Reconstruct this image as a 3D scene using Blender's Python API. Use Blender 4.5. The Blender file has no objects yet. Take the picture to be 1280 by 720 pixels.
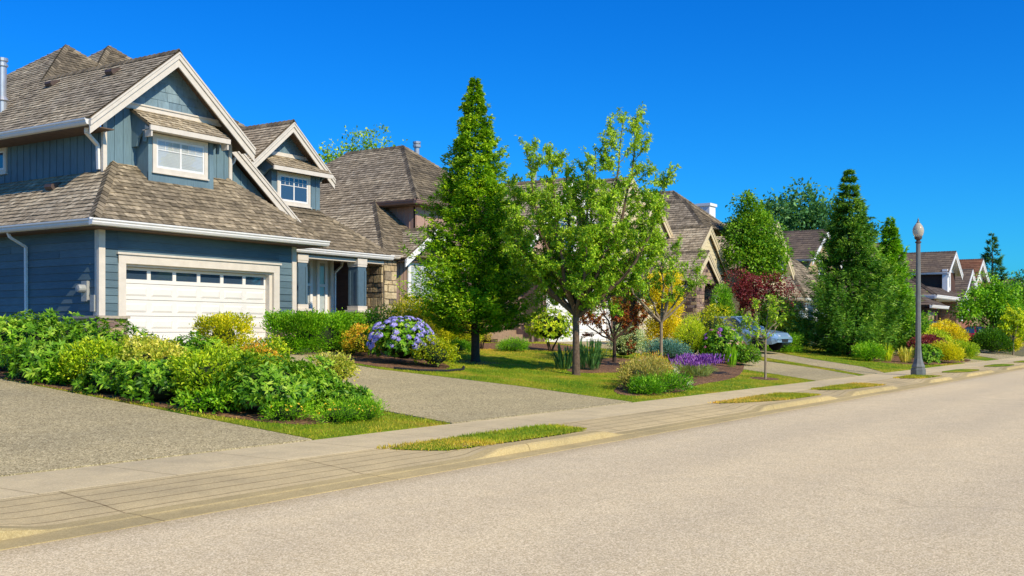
import bpy, math, random
import numpy as np
from mathutils import Vector as V
random.seed(7); RNG=np.random.default_rng(7)
sc=bpy.context.scene; COL=sc.collection
PI=math.pi
# ---------------------------------------------------------------- materials
def lin(h):
    h=h.lstrip('#'); o=[]
    for i in (0,2,4):
        c=int(h[i:i+2],16)/255; o.append(c/12.92 if c<=.04045 else ((c+.055)/1.055)**2.4)
    return (*o,1)
def newmat(n):
    m=bpy.data.materials.new(n); m.use_nodes=True; t=m.node_tree
    return m,t,t.nodes,t.links,t.nodes['Principled BSDF']
def ramp(N,cols,pos=None):
    r=N.new('ShaderNodeValToRGB'); e=r.color_ramp.elements
    while len(e)<len(cols): e.new(.5)
    for i,c in enumerate(cols):
        e[i].position=(i/(len(cols)-1) if pos is None else pos[i]); e[i].color=lin(c) if isinstance(c,str) else c
    return r
def noise(N,L,scale,detail=4,stretch=None,rough=.55):
    g=N.new('ShaderNodeNewGeometry'); n=N.new('ShaderNodeTexNoise'); n.inputs['Scale'].default_value=scale
    n.inputs['Detail'].default_value=detail; n.inputs['Roughness'].default_value=rough
    if stretch:
        m=N.new('ShaderNodeMapping'); m.inputs['Scale'].default_value=stretch
        L.new(g.outputs['Position'],m.inputs['Vector']); L.new(m.outputs['Vector'],n.inputs['Vector'])
    else: L.new(g.outputs['Position'],n.inputs['Vector'])
    return n
def mulc(N,L,a,b,fac=1,mode='MULTIPLY'):
    m=N.new('ShaderNodeMixRGB'); m.blend_type=mode; m.inputs[0].default_value=fac
    L.new(a,m.inputs[1])
    if hasattr(b,'node'): L.new(b,m.inputs[2])
    else: m.inputs[2].default_value=b
    return m.outputs[0]
def bump(N,L,P,h,st=.3,dist=.02):
    b=N.new('ShaderNodeBump'); b.inputs['Strength'].default_value=st; b.inputs['Distance'].default_value=dist
    L.new(h,b.inputs['Height']); L.new(b.outputs['Normal'],P.inputs['Normal'])
def tintmat(name,cols,rough=.8,nscale=6,namt=.35,stretch=None,bs=.25,bd=.01,pos=None,spec=.3,fine=None):
    """colour from the per-face 'tint' attribute through a ramp, broken up by world-space noise"""
    m,t,N,L,P=newmat(name)
    a=N.new('ShaderNodeAttribute'); a.attribute_name='tint'
    r=ramp(N,cols,pos); L.new(a.outputs['Fac'],r.inputs[0])
    n=noise(N,L,nscale,5,stretch)
    k=1-namt; r2=ramp(N,[(k,k,k,1),(1+namt*.6,)*3+(1,)],[.3,.7]); L.new(n.outputs['Fac'],r2.inputs[0])
    c=mulc(N,L,r.outputs[0],r2.outputs[0])
    n3=noise(N,L,.55,3); r3=ramp(N,[(.82,.82,.84,1),(1.1,1.09,1.06,1)],[.35,.65]); L.new(n3.outputs['Fac'],r3.inputs[0])
    c=mulc(N,L,c,r3.outputs[0])
    L.new(c,P.inputs['Base Color']); P.inputs['Roughness'].default_value=rough; P.inputs['Specular IOR Level'].default_value=spec
    bump(N,L,P,n.outputs['Fac'],bs,bd)
    return m
def plain(name,c,rough=.5,metal=0,var=.12,nscale=3,bs=0,spec=.4):
    m,t,N,L,P=newmat(name); n=noise(N,L,nscale,5)
    r=ramp(N,[(1-var,)*3+(1,),(1+var*.4,)*3+(1,)],[.3,.7]); L.new(n.outputs['Fac'],r.inputs[0])
    rgb=N.new('ShaderNodeRGB'); rgb.outputs[0].default_value=lin(c) if isinstance(c,str) else c
    L.new(mulc(N,L,rgb.outputs[0],r.outputs[0]),P.inputs['Base Color'])
    P.inputs['Roughness'].default_value=rough; P.inputs['Metallic'].default_value=metal; P.inputs['Specular IOR Level'].default_value=spec
    if bs: bump(N,L,P,n.outputs['Fac'],bs,.01)
    return m
def leafmat(name,cols,trans=.3,rough=.45,pos=None):
    m,t,N,L,P=newmat(name)
    a=N.new('ShaderNodeAttribute'); a.attribute_name='tint'
    r=ramp(N,cols,pos); L.new(a.outputs['Fac'],r.inputs[0])
    n=noise(N,L,1.3,2); r2=ramp(N,[(.95,1.0,1.0,1),(1.5,1.42,1.25,1)],[.35,.65]); L.new(n.outputs['Fac'],r2.inputs[0])
    c=mulc(N,L,r.outputs[0],r2.outputs[0])
    L.new(c,P.inputs['Base Color']); P.inputs['Roughness'].default_value=rough; P.inputs['Specular IOR Level'].default_value=.25
    tr=N.new('ShaderNodeBsdfTranslucent'); L.new(mulc(N,L,c,(1.25,1.2,.6,1)),tr.inputs[0])
    mx=N.new('ShaderNodeMixShader'); mx.inputs[0].default_value=trans
    L.new(P.outputs[0],mx.inputs[1]); L.new(tr.outputs[0],mx.inputs[2]); L.new(mx.outputs[0],N['Material Output'].inputs[0])
    return m
def glassmat(name,c='#0d141b',rough=.04):
    m,t,N,L,P=newmat(name); P.inputs['Base Color'].default_value=lin(c); P.inputs['Roughness'].default_value=rough
    P.inputs['Specular IOR Level'].default_value=.9; P.inputs['IOR'].default_value=1.6
    n=noise(N,L,2.2,1); bump(N,L,P,n.outputs['Fac'],.06,.03)
    return m
def pebble(name,dark,mid,light,fine=90,big=.35,bigamt=.25,rough=.9,bs=.5,pos=None,seams=None,blot=.1,cracks=False):
    """asphalt / exposed aggregate / concrete: speckle plus broad wear"""
    m,t,N,L,P=newmat(name)
    g=N.new('ShaderNodeNewGeometry')
    v=N.new('ShaderNodeTexVoronoi'); v.inputs['Scale'].default_value=fine; L.new(g.outputs['Position'],v.inputs['Vector'])
    hs=N.new('ShaderNodeSeparateColor'); L.new(v.outputs['Color'],hs.inputs[0])
    r=ramp(N,[dark,mid,light],pos or [0,.5,1]); L.new(hs.outputs[0],r.inputs[0])
    v2=N.new('ShaderNodeTexNoise'); v2.inputs['Scale'].default_value=fine*.28; v2.inputs['Detail'].default_value=3; L.new(g.outputs['Position'],v2.inputs['Vector'])
    rr=ramp(N,[(.9,)*3+(1,),(1.08,)*3+(1,)],[.3,.7]); L.new(v2.outputs['Fac'],rr.inputs[0])
    c=mulc(N,L,r.outputs[0],rr.outputs[0])
    n=noise(N,L,big,6,(.35,1,1),.6); k=1-bigamt
    r2=ramp(N,[(k,k,k*1.01,1),(1.08,1.06,1.02,1)],[.32,.62]); L.new(n.outputs['Fac'],r2.inputs[0])
    c=mulc(N,L,c,r2.outputs[0])
    n4=noise(N,L,2.3,6,None,.7); r4=ramp(N,[(1-blot,1-blot,1-blot*.95,1),(1.05,1.045,1.03,1)],[.35,.6]); L.new(n4.outputs['Fac'],r4.inputs[0])
    c=mulc(N,L,c,r4.outputs[0])
    h=hs.outputs[1]
    if cracks:                         # hairline cracks and two slightly polished wheel tracks
        dn=noise(N,L,1.1,4); vm=N.new('ShaderNodeVectorMath'); vm.operation='MULTIPLY_ADD'; L.new(dn.outputs['Color'],vm.inputs[0]); vm.inputs[1].default_value=(.9,.9,0); L.new(g.outputs['Position'],vm.inputs[2])
        vc=N.new('ShaderNodeTexVoronoi'); vc.feature='DISTANCE_TO_EDGE'; vc.inputs['Scale'].default_value=.16; L.new(vm.outputs[0],vc.inputs['Vector'])
        rc=ramp(N,[(.72,.7,.68,1),(1,1,1,1)],[.0006,.0022]); L.new(vc.outputs['Distance'],rc.inputs[0])
        mk=noise(N,L,.13,2); rk=ramp(N,[(0,0,0,1),(1,1,1,1)],[.5,.6]); L.new(mk.outputs['Fac'],rk.inputs[0])
        mm=N.new('ShaderNodeMixRGB'); mm.blend_type='MULTIPLY'; L.new(rk.outputs[0],mm.inputs[0]); L.new(c,mm.inputs[1]); L.new(rc.outputs[0],mm.inputs[2]); c=mm.outputs[0]
        sy=N.new('ShaderNodeSeparateXYZ'); L.new(g.outputs['Position'],sy.inputs[0]); pp=N.new('ShaderNodeMath'); pp.operation='PINGPONG'; L.new(sy.outputs[1],pp.inputs[0]); pp.inputs[1].default_value=.95
        rw=ramp(N,[(.955,.955,.96,1),(1.02,1.02,1.015,1)],[.1,.8]); L.new(pp.outputs[0],rw.inputs[0]); c=mulc(N,L,c,rw.outputs[0])
        gd=N.new('ShaderNodeMath'); gd.operation='MULTIPLY_ADD'; L.new(dn.outputs['Fac'],gd.inputs[0]); gd.inputs[1].default_value=.35; L.new(sy.outputs[1],gd.inputs[2])
        rg=ramp(N,[(1,1,1,1),(.8,.77,.7,1)],[.0,1.0]); mp=N.new('ShaderNodeMapRange'); mp.inputs[1].default_value=7.35; mp.inputs[2].default_value=7.75; L.new(gd.outputs[0],mp.inputs[0]); L.new(mp.outputs[0],rg.inputs[0]); c=mulc(N,L,c,rg.outputs[0])
    if seams:                          # grooves: list of (axis, spacing, width, offset)
        sx=N.new('ShaderNodeSeparateXYZ'); L.new(g.outputs['Position'],sx.inputs[0])
        for ax,sp,w,off in seams:
            nz=noise(N,L,1.2,3); 
            ad=N.new('ShaderNodeMath'); ad.operation='MULTIPLY_ADD'; L.new(nz.outputs['Fac'],ad.inputs[0]); ad.inputs[1].default_value=.05; L.new(sx.outputs[ax],ad.inputs[2])
            a2=N.new('ShaderNodeMath'); a2.operation='ADD'; L.new(ad.outputs[0],a2.inputs[0]); a2.inputs[1].default_value=off
            mo=N.new('ShaderNodeMath'); mo.operation='PINGPONG'; L.new(a2.outputs[0],mo.inputs[0]); mo.inputs[1].default_value=sp/2
            rs=ramp(N,[(.52,.49,.45,1),(1,1,1,1)],[w*.45,w]); 
            dv=N.new('ShaderNodeMath'); dv.operation='DIVIDE'; L.new(mo.outputs[0],dv.inputs[0]); dv.inputs[1].default_value=1.0
            L.new(dv.outputs[0],rs.inputs[0]); c=mulc(N,L,c,rs.outputs[0])
    L.new(c,P.inputs['Base Color']); P.inputs['Roughness'].default_value=rough; P.inputs['Specular IOR Level'].default_value=.2
    bump(N,L,P,h,bs,.006)
    return m
# ---------------------------------------------------------------- mesh building
class Fr:
    """a flat working plane: origin, e (right), u (up), n (outward)"""
    def __init__(s,o,e,u): s.o=V(o); s.e=V(e).normalized(); s.u=V(u).normalized(); s.n=s.e.cross(s.u)
    def P(s,a,b,c=0): return s.o+s.e*a+s.u*b+s.n*c
    def to(s,p): d=V(p)-s.o; return (d.dot(s.e),d.dot(s.u))
def front(Y): return Fr((0,Y,0),(1,0,0),(0,0,1))            # faces the street (-Y): s = X
def left(X): return Fr((X,0,0),(0,-1,0),(0,0,1))            # faces -X: s = -Y
def right(X): return Fr((X,0,0),(0,1,0),(0,0,1))            # faces +X: s = Y
class MB:
    def __init__(s): s.v=[]; s.f=[]; s.t=[]; s.m=[]
    def face(s,pts,t=.5,m=0):
        b=len(s.v); s.v+= [tuple(p) for p in pts]; s.f.append(tuple(range(b,b+len(pts)))); s.t.append(t); s.m.append(m)
    def hexa(s,p,t=.5,m=0):                                   # 8 corners: bottom 4 ccw, top 4
        for q in ((0,3,2,1),(4,5,6,7),(0,1,5,4),(1,2,6,5),(2,3,7,6),(3,0,4,7)): s.face([p[i] for i in q],t,m)
    def box(s,a,b,t=.5,m=0):
        x0,y0,z0=a; x1,y1,z1=b
        s.hexa([(x0,y0,z0),(x1,y0,z0),(x1,y1,z0),(x0,y1,z0),(x0,y0,z1),(x1,y0,z1),(x1,y1,z1),(x0,y1,z1)],t,m)
    def fb(s,F,s0,s1,t0,t1,o0,o1,t=.5,m=0):                   # box in a plane frame
        s.hexa([F.P(s0,t0,o1),F.P(s1,t0,o1),F.P(s1,t0,o0),F.P(s0,t0,o0),F.P(s0,t1,o1),F.P(s1,t1,o1),F.P(s1,t1,o0),F.P(s0,t1,o0)],t,m)
    def prism(s,pts,ext,t=.5,m=0):
        pts=[V(p) for p in pts]; e=V(ext); q=[p+e for p in pts]; n=len(pts)
        nrm=sum(((pts[i]-pts[0]).cross(pts[(i+1)%n]-pts[0]) for i in range(n)),V())
        if nrm.dot(e)>0: pts,q=pts[::-1],q[::-1]
        s.face(pts,t,m); s.face(q[::-1],t,m)
        for i in range(n): s.face([pts[(i+1)%n],pts[i],q[i],q[(i+1)%n]],t,m)
    def bar(s,p0,p1,w,h,up=(0,0,1),t=.5,m=0):
        p0=V(p0);p1=V(p1);d=(p1-p0).normalized();u=V(up);r=d.cross(u)
        if r.length<1e-4: r=d.cross(V((1,0,0)))
        r.normalize(); u=r.cross(d)
        c=[p0-r*w/2-u*h/2,p0+r*w/2-u*h/2,p0+r*w/2+u*h/2,p0-r*w/2+u*h/2]; k=p1-p0
        s.hexa([c[0],c[1],c[1]+k,c[0]+k,c[3],c[2],c[2]+k,c[3]+k],t,m)
    def sweep(s,prof,p0,p1,out,t=.5,m=0):                     # profile (o,z) swept from p0 to p1; out = outward dir
        p0=V(p0);p1=V(p1);o=V(out); a=[p0+o*x+V((0,0,z)) for x,z in prof]; s.prism(a,p1-p0,t,m)
    def tube(s,pts,rad,n=8,t=.5,m=0,cap=True):
        pts=[V(p) for p in pts]
        if not hasattr(rad,'__len__'): rad=[rad]*len(pts)
        rings=[]; ref=V((0.31,0.77,0.55))
        for i,p in enumerate(pts):
            d=(pts[min(i+1,len(pts)-1)]-pts[max(i-1,0)]).normalized()
            a=d.cross(ref)
            if a.length<.05: a=d.cross(V((1,0,0)))
            a.normalize(); b=d.cross(a); k=len(s.v)
            for j in range(n):
                w=2*PI*j/n; s.v.append(tuple(p+(a*math.cos(w)+b*math.sin(w))*rad[i]))
            rings.append(k)
        for i in range(len(pts)-1):
            for j in range(n):
                s.f.append((rings[i]+j,rings[i]+(j+1)%n,rings[i+1]+(j+1)%n,rings[i+1]+j)); s.t.append(t); s.m.append(m)
        if cap:
            s.f.append(tuple(rings[0]+j for j in range(n))[::-1]); s.t.append(t); s.m.append(m)
            s.f.append(tuple(rings[-1]+j for j in range(n))); s.t.append(t); s.m.append(m)
    def lathe(s,prof,c=(0,0,0),n=16,t=.5,m=0,ax='z'):
        c=V(c); rings=[]
        for r,z in prof:
            k=len(s.v)
            for j in range(n):
                w=2*PI*j/n; x,y=r*math.cos(w),r*math.sin(w)
                q=(x,y,z) if ax=='z' else ((x,z,y) if ax=='y' else (z,x,y))
                s.v.append(tuple(c+V(q)))
            rings.append(k)
        for i in range(len(prof)-1):
            for j in range(n):
                s.f.append((rings[i]+j,rings[i]+(j+1)%n,rings[i+1]+(j+1)%n,rings[i+1]+j)); s.t.append(t); s.m.append(m)
        for k,rev in ((0,True),(-1,False)):
            if prof[k][0]>1e-3:
                q=tuple(rings[k]+j for j in range(n)); s.f.append(q[::-1] if rev else q); s.t.append(t); s.m.append(m)
    def sphere(s,c,rx,ry,rz,nu=14,nv=9,t=.5,m=0,fn=None):
        c=V(c); rings=[]
        for i in range(nv+1):
            th=PI*i/nv; k=len(s.v)
            for j in range(nu):
                ph=2*PI*j/nu; d=V((math.sin(th)*math.cos(ph),math.sin(th)*math.sin(ph),math.cos(th)))
                f=fn(d) if fn else 1
                s.v.append((c.x+d.x*rx*f,c.y+d.y*ry*f,c.z+d.z*rz*f))
            rings.append(k)
        for i in range(nv):
            for j in range(nu):
                s.f.append((rings[i]+j,rings[i+1]+j,rings[i+1]+(j+1)%nu,rings[i]+(j+1)%nu)); s.t.append(t); s.m.append(m)
    def merge(s,o):
        b=len(s.v); s.v+=o.v; s.f+=[tuple(i+b for i in f) for f in o.f]; s.t+=o.t; s.m+=o.m
    def split(s,cell=.3):
        vox={}; fc=[]
        for f in s.f:
            P=[s.v[i] for i in f]; lo=[int(math.floor(min(p[k] for p in P)/cell)) for k in range(3)]; hi=[int(math.floor(max(p[k] for p in P)/cell)) for k in range(3)]
            c=[(i,j,k) for i in range(lo[0],hi[0]+1) for j in range(lo[1],hi[1]+1) for k in range(lo[2],hi[2]+1)]; fc.append(c[0])
            for q in c: vox.setdefault(q,c[0])
        par={q:q for q in vox}
        def find(a):
            while par[a]!=a: par[a]=par[par[a]]; a=par[a]
            return a
        for f in range(len(s.f)):
            P=[s.v[i] for i in s.f[f]]; lo=[int(math.floor(min(p[k] for p in P)/cell)) for k in range(3)]; hi=[int(math.floor(max(p[k] for p in P)/cell)) for k in range(3)]
            r=find(fc[f])
            for i in range(lo[0],hi[0]+1):
                for j in range(lo[1],hi[1]+1):
                    for k in range(lo[2],hi[2]+1):
                        par[find((i,j,k))]=r=find(r)
        N=[(1,0,0),(0,1,0),(0,0,1),(1,1,0),(1,0,1),(0,1,1),(1,-1,0),(1,0,-1),(0,1,-1)]
        for q in vox:
            for d in N:
                o=(q[0]+d[0],q[1]+d[1],q[2]+d[2])
                if o in par: par[find(o)]=find(q)
        G_={}
        for f in range(len(s.f)): G_.setdefault(find(fc[f]),[]).append(f)
        out=[]
        for L in G_.values():
            b=MB()
            for f in L: b.face([s.v[i] for i in s.f[f]],s.t[f],s.m[f])
            out.append(b)
        return out
    def build(s,name,mats,parent=None,loc=None,smooth=False):
        o=V(loc) if loc is not None else (world(parent) if parent else V())
        me=bpy.data.meshes.new(name)
        me.from_pydata([(p[0]-o.x,p[1]-o.y,p[2]-o.z) for p in s.v],[],s.f)
        if not isinstance(mats,(list,tuple)): mats=[mats]
        for m in mats: me.materials.append(m)
        a=me.attributes.new('tint','FLOAT','FACE'); a.data.foreach_set('value',np.array(s.t,dtype=np.float32))
        if any(s.m): me.polygons.foreach_set('material_index',np.array(s.m,dtype=np.int32))
        if smooth: me.polygons.foreach_set('use_smooth',[True]*len(s.f))
        me.update()
        ob=bpy.data.objects.new(name,me); COL.objects.link(ob)
        if parent: ob.parent=parent
        elif loc is not None: ob.location=o
        return ob
def world(o):
    p=V()
    while o: p+=o.location; o=o.parent
    return p
def tag(o,label=None,cat=None,group=None,kind=None):
    if label: o['label']=label
    if cat: o['category']=cat
    if group: o['group']=group
    if kind: o['kind']=kind
    return o
def thing(name,label,cat,loc,group=None):
    o=bpy.data.objects.new(name,None); COL.objects.link(o); o.location=loc; o.empty_display_size=.3
    return tag(o,label,cat,group)
def copy_tree(o,parent=None):
    c=o.copy(); COL.objects.link(c); c.parent=parent
    for ch in list(o.children): copy_tree(ch,c)
    return c
def struct(mb,name,m): return tag(mb.build(name,m),kind='structure')
# ---- courses of shakes / shingles / boards on a convex polygon of a plane
def ext(poly,t):
    xs=[]
    for i in range(len(poly)):
        (a,b),(c,d)=poly[i],poly[(i+1)%len(poly)]
        if (b-t)*(d-t)<=0 and abs(d-b)>1e-9: xs.append(a+(c-a)*(t-b)/(d-b))
        elif abs(b-t)<1e-9 and abs(d-b)<1e-9: xs+= [a,c]
    return (min(xs),max(xs)) if xs else None
def courses(mb,F,poly,exp=.17,w=(.1,.26),th=.02,jit=.012,tint=(.2,.8),m=0,phase=0):
    ts=[p[1] for p in poly]; t0=min(ts); t1=max(ts); t=t0-phase; rowb=0
    while t<t1-1e-3:
        a,b=max(t,t0),min(t+exp,t1)
        A=ext(poly,a+1e-4*(t1-t0)); B=ext(poly,b-1e-4*(t1-t0)); t+=exp
        if not A or not B: continue
        lo=min(A[0],B[0]); hi=max(A[1],B[1]); s=lo-random.random()*w[0]; rowb=random.uniform(-.07,.07)
        while s<hi:
            e=s+random.uniform(*w)
            if hi-e<w[0]*.4: e=hi+.001
            cl=lambda x,I: min(max(x,I[0]),I[1])
            a0,a1,b0,b1=cl(s,A),cl(e,A),cl(s,B),cl(e,B); s=e
            if a1-a0<1e-3 and b1-b0<1e-3: continue
            j=random.uniform(0,jit); tt=min(1,max(0,random.triangular(tint[0],tint[1])+rowb)); h=th*random.uniform(.75,1.3)
            g=.0035 if w[1]<1 else 0
            p0,p1=F.P(a0+g,a-j,h),F.P(a1-g,a-j,h)
            mb.face([p0,p1,F.P(b1-g,b+.02,h*.12),F.P(b0+g,b+.02,h*.12)],tt,m)
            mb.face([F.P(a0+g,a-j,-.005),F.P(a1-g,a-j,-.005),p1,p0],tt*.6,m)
def slopeF(pts):
    pts=[V(p) for p in pts]; n=V()
    for i in range(1,len(pts)-1): n+=(pts[i]-pts[0]).cross(pts[i+1]-pts[0])
    if n.z<0: n=-n
    n.normalize(); e=V((0,0,1)).cross(n).normalized(); u=n.cross(e); F=Fr(pts[0],e,u)
    return F,[F.to(p) for p in pts]
def slope(mb,pts,tint=(.2,.8),exp=.17,w=(.1,.26),th=.028,jit=.02,deck=True):
    F,poly=slopeF(pts)
    courses(mb,F,poly,exp,w,th,jit,tint)
    if deck:
        mb.face([F.P(a,b,-.012) for a,b in poly],.25); mb.face([F.P(a,b,-.06) for a,b in poly][::-1],.3)
        n=len(poly)
        for i in range(n):
            a,b=poly[i],poly[(i+1)%n]; mb.face([F.P(*a,-.06),F.P(*b,-.06),F.P(*b,-.012),F.P(*a,-.012)],.25)
def caps(mb,p0,p1,w=.13,tint=(.1,.5),step=.2):
    """row of cap shakes along a hip or ridge"""
    p0=V(p0);p1=V(p1)
    if p1.z<p0.z-1e-4: p0,p1=p1,p0
    d=p1-p0; L=d.length; d/=L; r=d.cross(V((0,0,1))).normalized(); u=r.cross(d); k=0
    while k<L:
        a=p0+d*k; b=p0+d*min(k+step*1.2,L); t=random.uniform(*tint); k+=step
        hi=.06;lo=-.075 if abs(d.z)<.1 else -.05
        for sg in (-1,1):
            q=[a+u*hi,a+r*w*sg+u*lo,b+r*w*sg+u*(lo-.02),b+u*(hi-.03)]
            mb.face(q if sg>0 else q[::-1],t)
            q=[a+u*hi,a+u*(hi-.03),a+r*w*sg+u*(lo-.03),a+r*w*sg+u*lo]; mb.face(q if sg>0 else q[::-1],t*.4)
def gutter(mb,p0,p1,out,h=.13,d=.12,t=.5):
    mb.sweep([(0,0),(d*.55,0),(d*.8,h*.35),(d*.8,h*.55),(d,h*.75),(d,h),(d-.015,h),(d-.015,h*.85),(0,h*.85)],p0,p1,out,t)
    mb.sweep([(-.035,-.012),(-.002,-.012),(-.002,h+.02),(-.035,h+.02)],p0,p1,out,t*.98)
def rake(mb,pa,pe,inn,w=.26,th=.04,t=.5):
    """barge board below the roof edge from apex pa to eave pe; inn = unit vector pointing back to the wall"""
    pa=V(pa);pe=V(pe);i=V(inn); z=V((0,0,1)); sl=(pa-pe); c=math.hypot(sl.x,sl.y)/sl.length; wv=w/c
    d=z*.02
    mb.prism([pa-d,pe-d,pe-z*wv,pa-z*wv],i*th,t)
    mb.prism([pa-d*.5-i*.035,pe-d*.5-i*.035,pe-z*wv*.45-i*.035,pa-z*wv*.45-i*.035],i*.033,t)
    mb.prism([pa+z*.012-i*.055,pe+z*.012-i*.055,pe-z*wv*.12-i*.055,pa-z*wv*.12-i*.055],i*.018,t)
def lap(mb,F,s0,s1,t0,t1,exp=.19,tint=(.15,.85)):
    courses(mb,F,[(s0,t0),(s1,t0),(s1,t1),(s0,t1)],exp,(3.0,4.8),.026,0,tint)
    mb.fb(F,s0,s1,t0,t1,-.12,-.006,.3)
def bb(mb,F,poly,sp=.3,tint=.5):
    """board and batten on a convex polygon"""
    mb.prism([F.P(a,b,-.1) for a,b in poly],F.n*.1,tint)
    xs=[p[0] for p in poly]; sw=[(b,a) for a,b in poly]; x=min(xs)+.06
    while x<max(xs)-.03:
        A=ext(sw,x-.02); B=ext(sw,x+.02)
        if A and B:
            lo=max(A[0],B[0]); hi=min(A[1],B[1])
            if hi-lo>.05: mb.fb(F,x-.022,x+.022,lo,hi,0.001,.02,tint+random.uniform(-.08,.08))
        x+=sp
def stones(mb,F,s0,s1,t0,t1,h=(.12,.2),w=(.15,.42),proud=.035,back=.1):
    t=t0
    while t<t1-.01:
        hh=min(random.uniform(*h),t1-t); 
        if t1-t-hh<.07: hh=t1-t
        s=s0
        while s<s1-.005:
            ww=min(random.uniform(*w),s1-s)
            if s1-s-ww<.08: ww=s1-s
            g=.008; o=proud*random.uniform(.5,1.2); c=.018; tt=random.random()
            a=[F.P(s+g,t+g,0),F.P(s+ww-g,t+g,0),F.P(s+ww-g,t+hh-g,0),F.P(s+g,t+hh-g,0)]
            b=[F.P(s+g+c*random.random(),t+g+c*random.random(),o),F.P(s+ww-g-c*random.random(),t+g+c*random.random(),o*random.uniform(.7,1.2)),
               F.P(s+ww-g-c*random.random(),t+hh-g-c*random.random(),o),F.P(s+g+c*random.random(),t+hh-g-c*random.random(),o*random.uniform(.7,1.2))]
            mb.face(b,tt)
            for i in range(4): mb.face([a[i],a[(i+1)%4],b[(i+1)%4],b[i]],tt*.9)
            s+=ww
        t+=hh
    mb.fb(F,s0,s1,t0,t1,-back,.006,.45,1)
def window(par,F,s0,s1,z0,z1,M,trim=.1,cols=2,grid=True,blind=None,proud=.03,frame=.05,label=None):
    """window (casing) > sash, pane, muntin, blind"""
    w=MB()
    for a,b,c,d in ((s0,s1,z1-trim,z1),(s0,s1,z0,z0+trim),(s0,s0+trim,z0+trim,z1-trim),(s1-trim,s1,z0+trim,z1-trim)): w.fb(F,a,b,c,d,-.02,proud)
    w.fb(F,s0-.03,s1+.03,z0-.035,z0-.002,-.02,proud+.03)
    W=w.build('window',M['trim'],par)
    a0,a1,b0,b1=s0+trim+.002,s1-trim-.002,z0+trim+.002,z1-trim-.002
    f=MB(); f.fb(F,a0,a1,b1-frame,b1,-.02,proud-.012); f.fb(F,a0,a1,b0,b0+frame,-.02,proud-.012)
    n=cols
    for i in range(n+1):
        x=a0+(a1-a0-frame)*i/n; f.fb(F,x,x+frame,b0+frame,b1-frame,-.02,proud-.012)
    f.build('sash',M['white'],W)
    for i in range(n):
        x0=a0+(a1-a0-frame)*i/n+frame; x1=a0+(a1-a0-frame)*(i+1)/n; y0,y1=b0+frame,b1-frame
        p=MB(); p.face([F.P(x0,y0,.013),F.P(x1,y0,.013),F.P(x1,y1,.013),F.P(x0,y1,.013)]); p.build('pane',M['glassclear'] if blind else M['glass'],W)
        if grid:
            g=MB(); ty=y1-(y1-y0)*.36
            g.fb(F,x0,x1,ty-.01,ty+.01,.0155,.021)
            if grid!='bar':
                ty2=y1-(y1-y0)*.18
                g.fb(F,x0,x1,ty2-.008,ty2+.008,.0155,.0205)
                for k in (1,2):
                    xx=x0+(x1-x0)*k/3; g.fb(F,xx-.008,xx+.008,ty+.011,y1,.0155,.020)
            g.build('muntin',M['white'],W)
        if blind:
            g=MB(); z=y0
            while z<y1-.02:
                g.face([F.P(x0,z,.009),F.P(x1,z,.009),F.P(x1,z+.036,.003),F.P(x0,z+.036,.003)],.5); z+=.04
            g.fb(F,x0,x1,y0,y1,-.02,.0015,.5); g.build('blind',M['blind'],W)
        else:
            g=MB(); g.fb(F,x0,x1,y0,y1,-.02,.004,.5); g.build('dim_backing',M['dark'],W)  # dark sheet whose colour stands in for the dim room behind
    if label: W['label']=label
    return W
def vent(par,F,s,t,M,w=.3):
    b=MB(); b.prism([F.P(s-w/2,t,.03),F.P(s-w/2,t+w*1.1,.03),F.P(s-w/2,t+w*1.1,.06),F.P(s-w/2,t+w*.2,.17),F.P(s-w/2,t,.13)],F.e*w,.5)
    b.build('roof_vent',M['ventm'],par)
def downspout(par,pts,M,w=.075):
    b=MB()
    for i in range(len(pts)-1): b.bar(pts[i],pts[i+1],w,w*.75,(1,0,.01) if abs(V(pts[i+1]).z-V(pts[i]).z)>.3 else (0,0,1))
    b.build('downspout',M['white'],par)
# ---------------------------------------------------------------- material library
M={}
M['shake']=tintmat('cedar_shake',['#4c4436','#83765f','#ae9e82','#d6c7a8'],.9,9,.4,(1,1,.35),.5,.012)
M['shingle_tile']=tintmat('roof_tile',['#4a4138','#6b5d50','#85745f'],.85,5,.25)
M['shingle_red']=tintmat('red_roof_tile',['#5b3a2b','#7b5038','#91674b'],.85,5,.25)
M['lap_blue']=tintmat('blue_lap_siding',['#4a6069','#5c727b','#6c828b'],.65,14,.16,(.25,.25,3),.15,.004)
M['bb_blue']=tintmat('blue_board_siding',['#58707d','#67808b','#78909a'],.65,14,.16,(3,3,.3),.15,.004)
M['shingle_blue']=tintmat('blue_wall_shingle',['#60788a','#748b96','#8a9fa8'],.7,10,.2,(1,1,.4),.2,.005)
M['trim']=plain('cream_trim_paint','#d9cfbf',.5,0,.1,5,.05)
M['white']=plain('white_paint','#e6e4df',.4,0,.08,6)
M['white2']=plain('bright_white_paint','#efede8',.45,0,.07,6)
M['garage']=plain('garage_door_paint','#e6e1d8',.5,0,.06,2,.03)
M['soffit']=plain('soffit_wood','#6a5746',.8,0,.25,10)
M['cap']=plain('concrete_cap','#b3a692',.85,0,.2,12,.2)
M['stone']=tintmat('ledge_stone',['#5e4a48','#8b7268','#a98f78','#c2a982','#8d7a78','#b99a7c'],.9,16,.3,None,.6,.012)
M['field']=tintmat('field_stone',['#7d7060','#a8977c','#c4b08a','#d0bc94','#b09a78'],.9,12,.35,None,.8,.02)
M['mortar']=plain('mortar','#8c8274',.95,0,.2,20,.3)
M['brick']=tintmat('brick',['#7c4a38','#96604a','#a8745a','#8a5646'],.9,20,.2,None,.3)
M['brown']=tintmat('brown_siding',['#5e4b44','#6f5a52','#7d675d'],.7,12,.15,(.3,.3,3))
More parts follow.
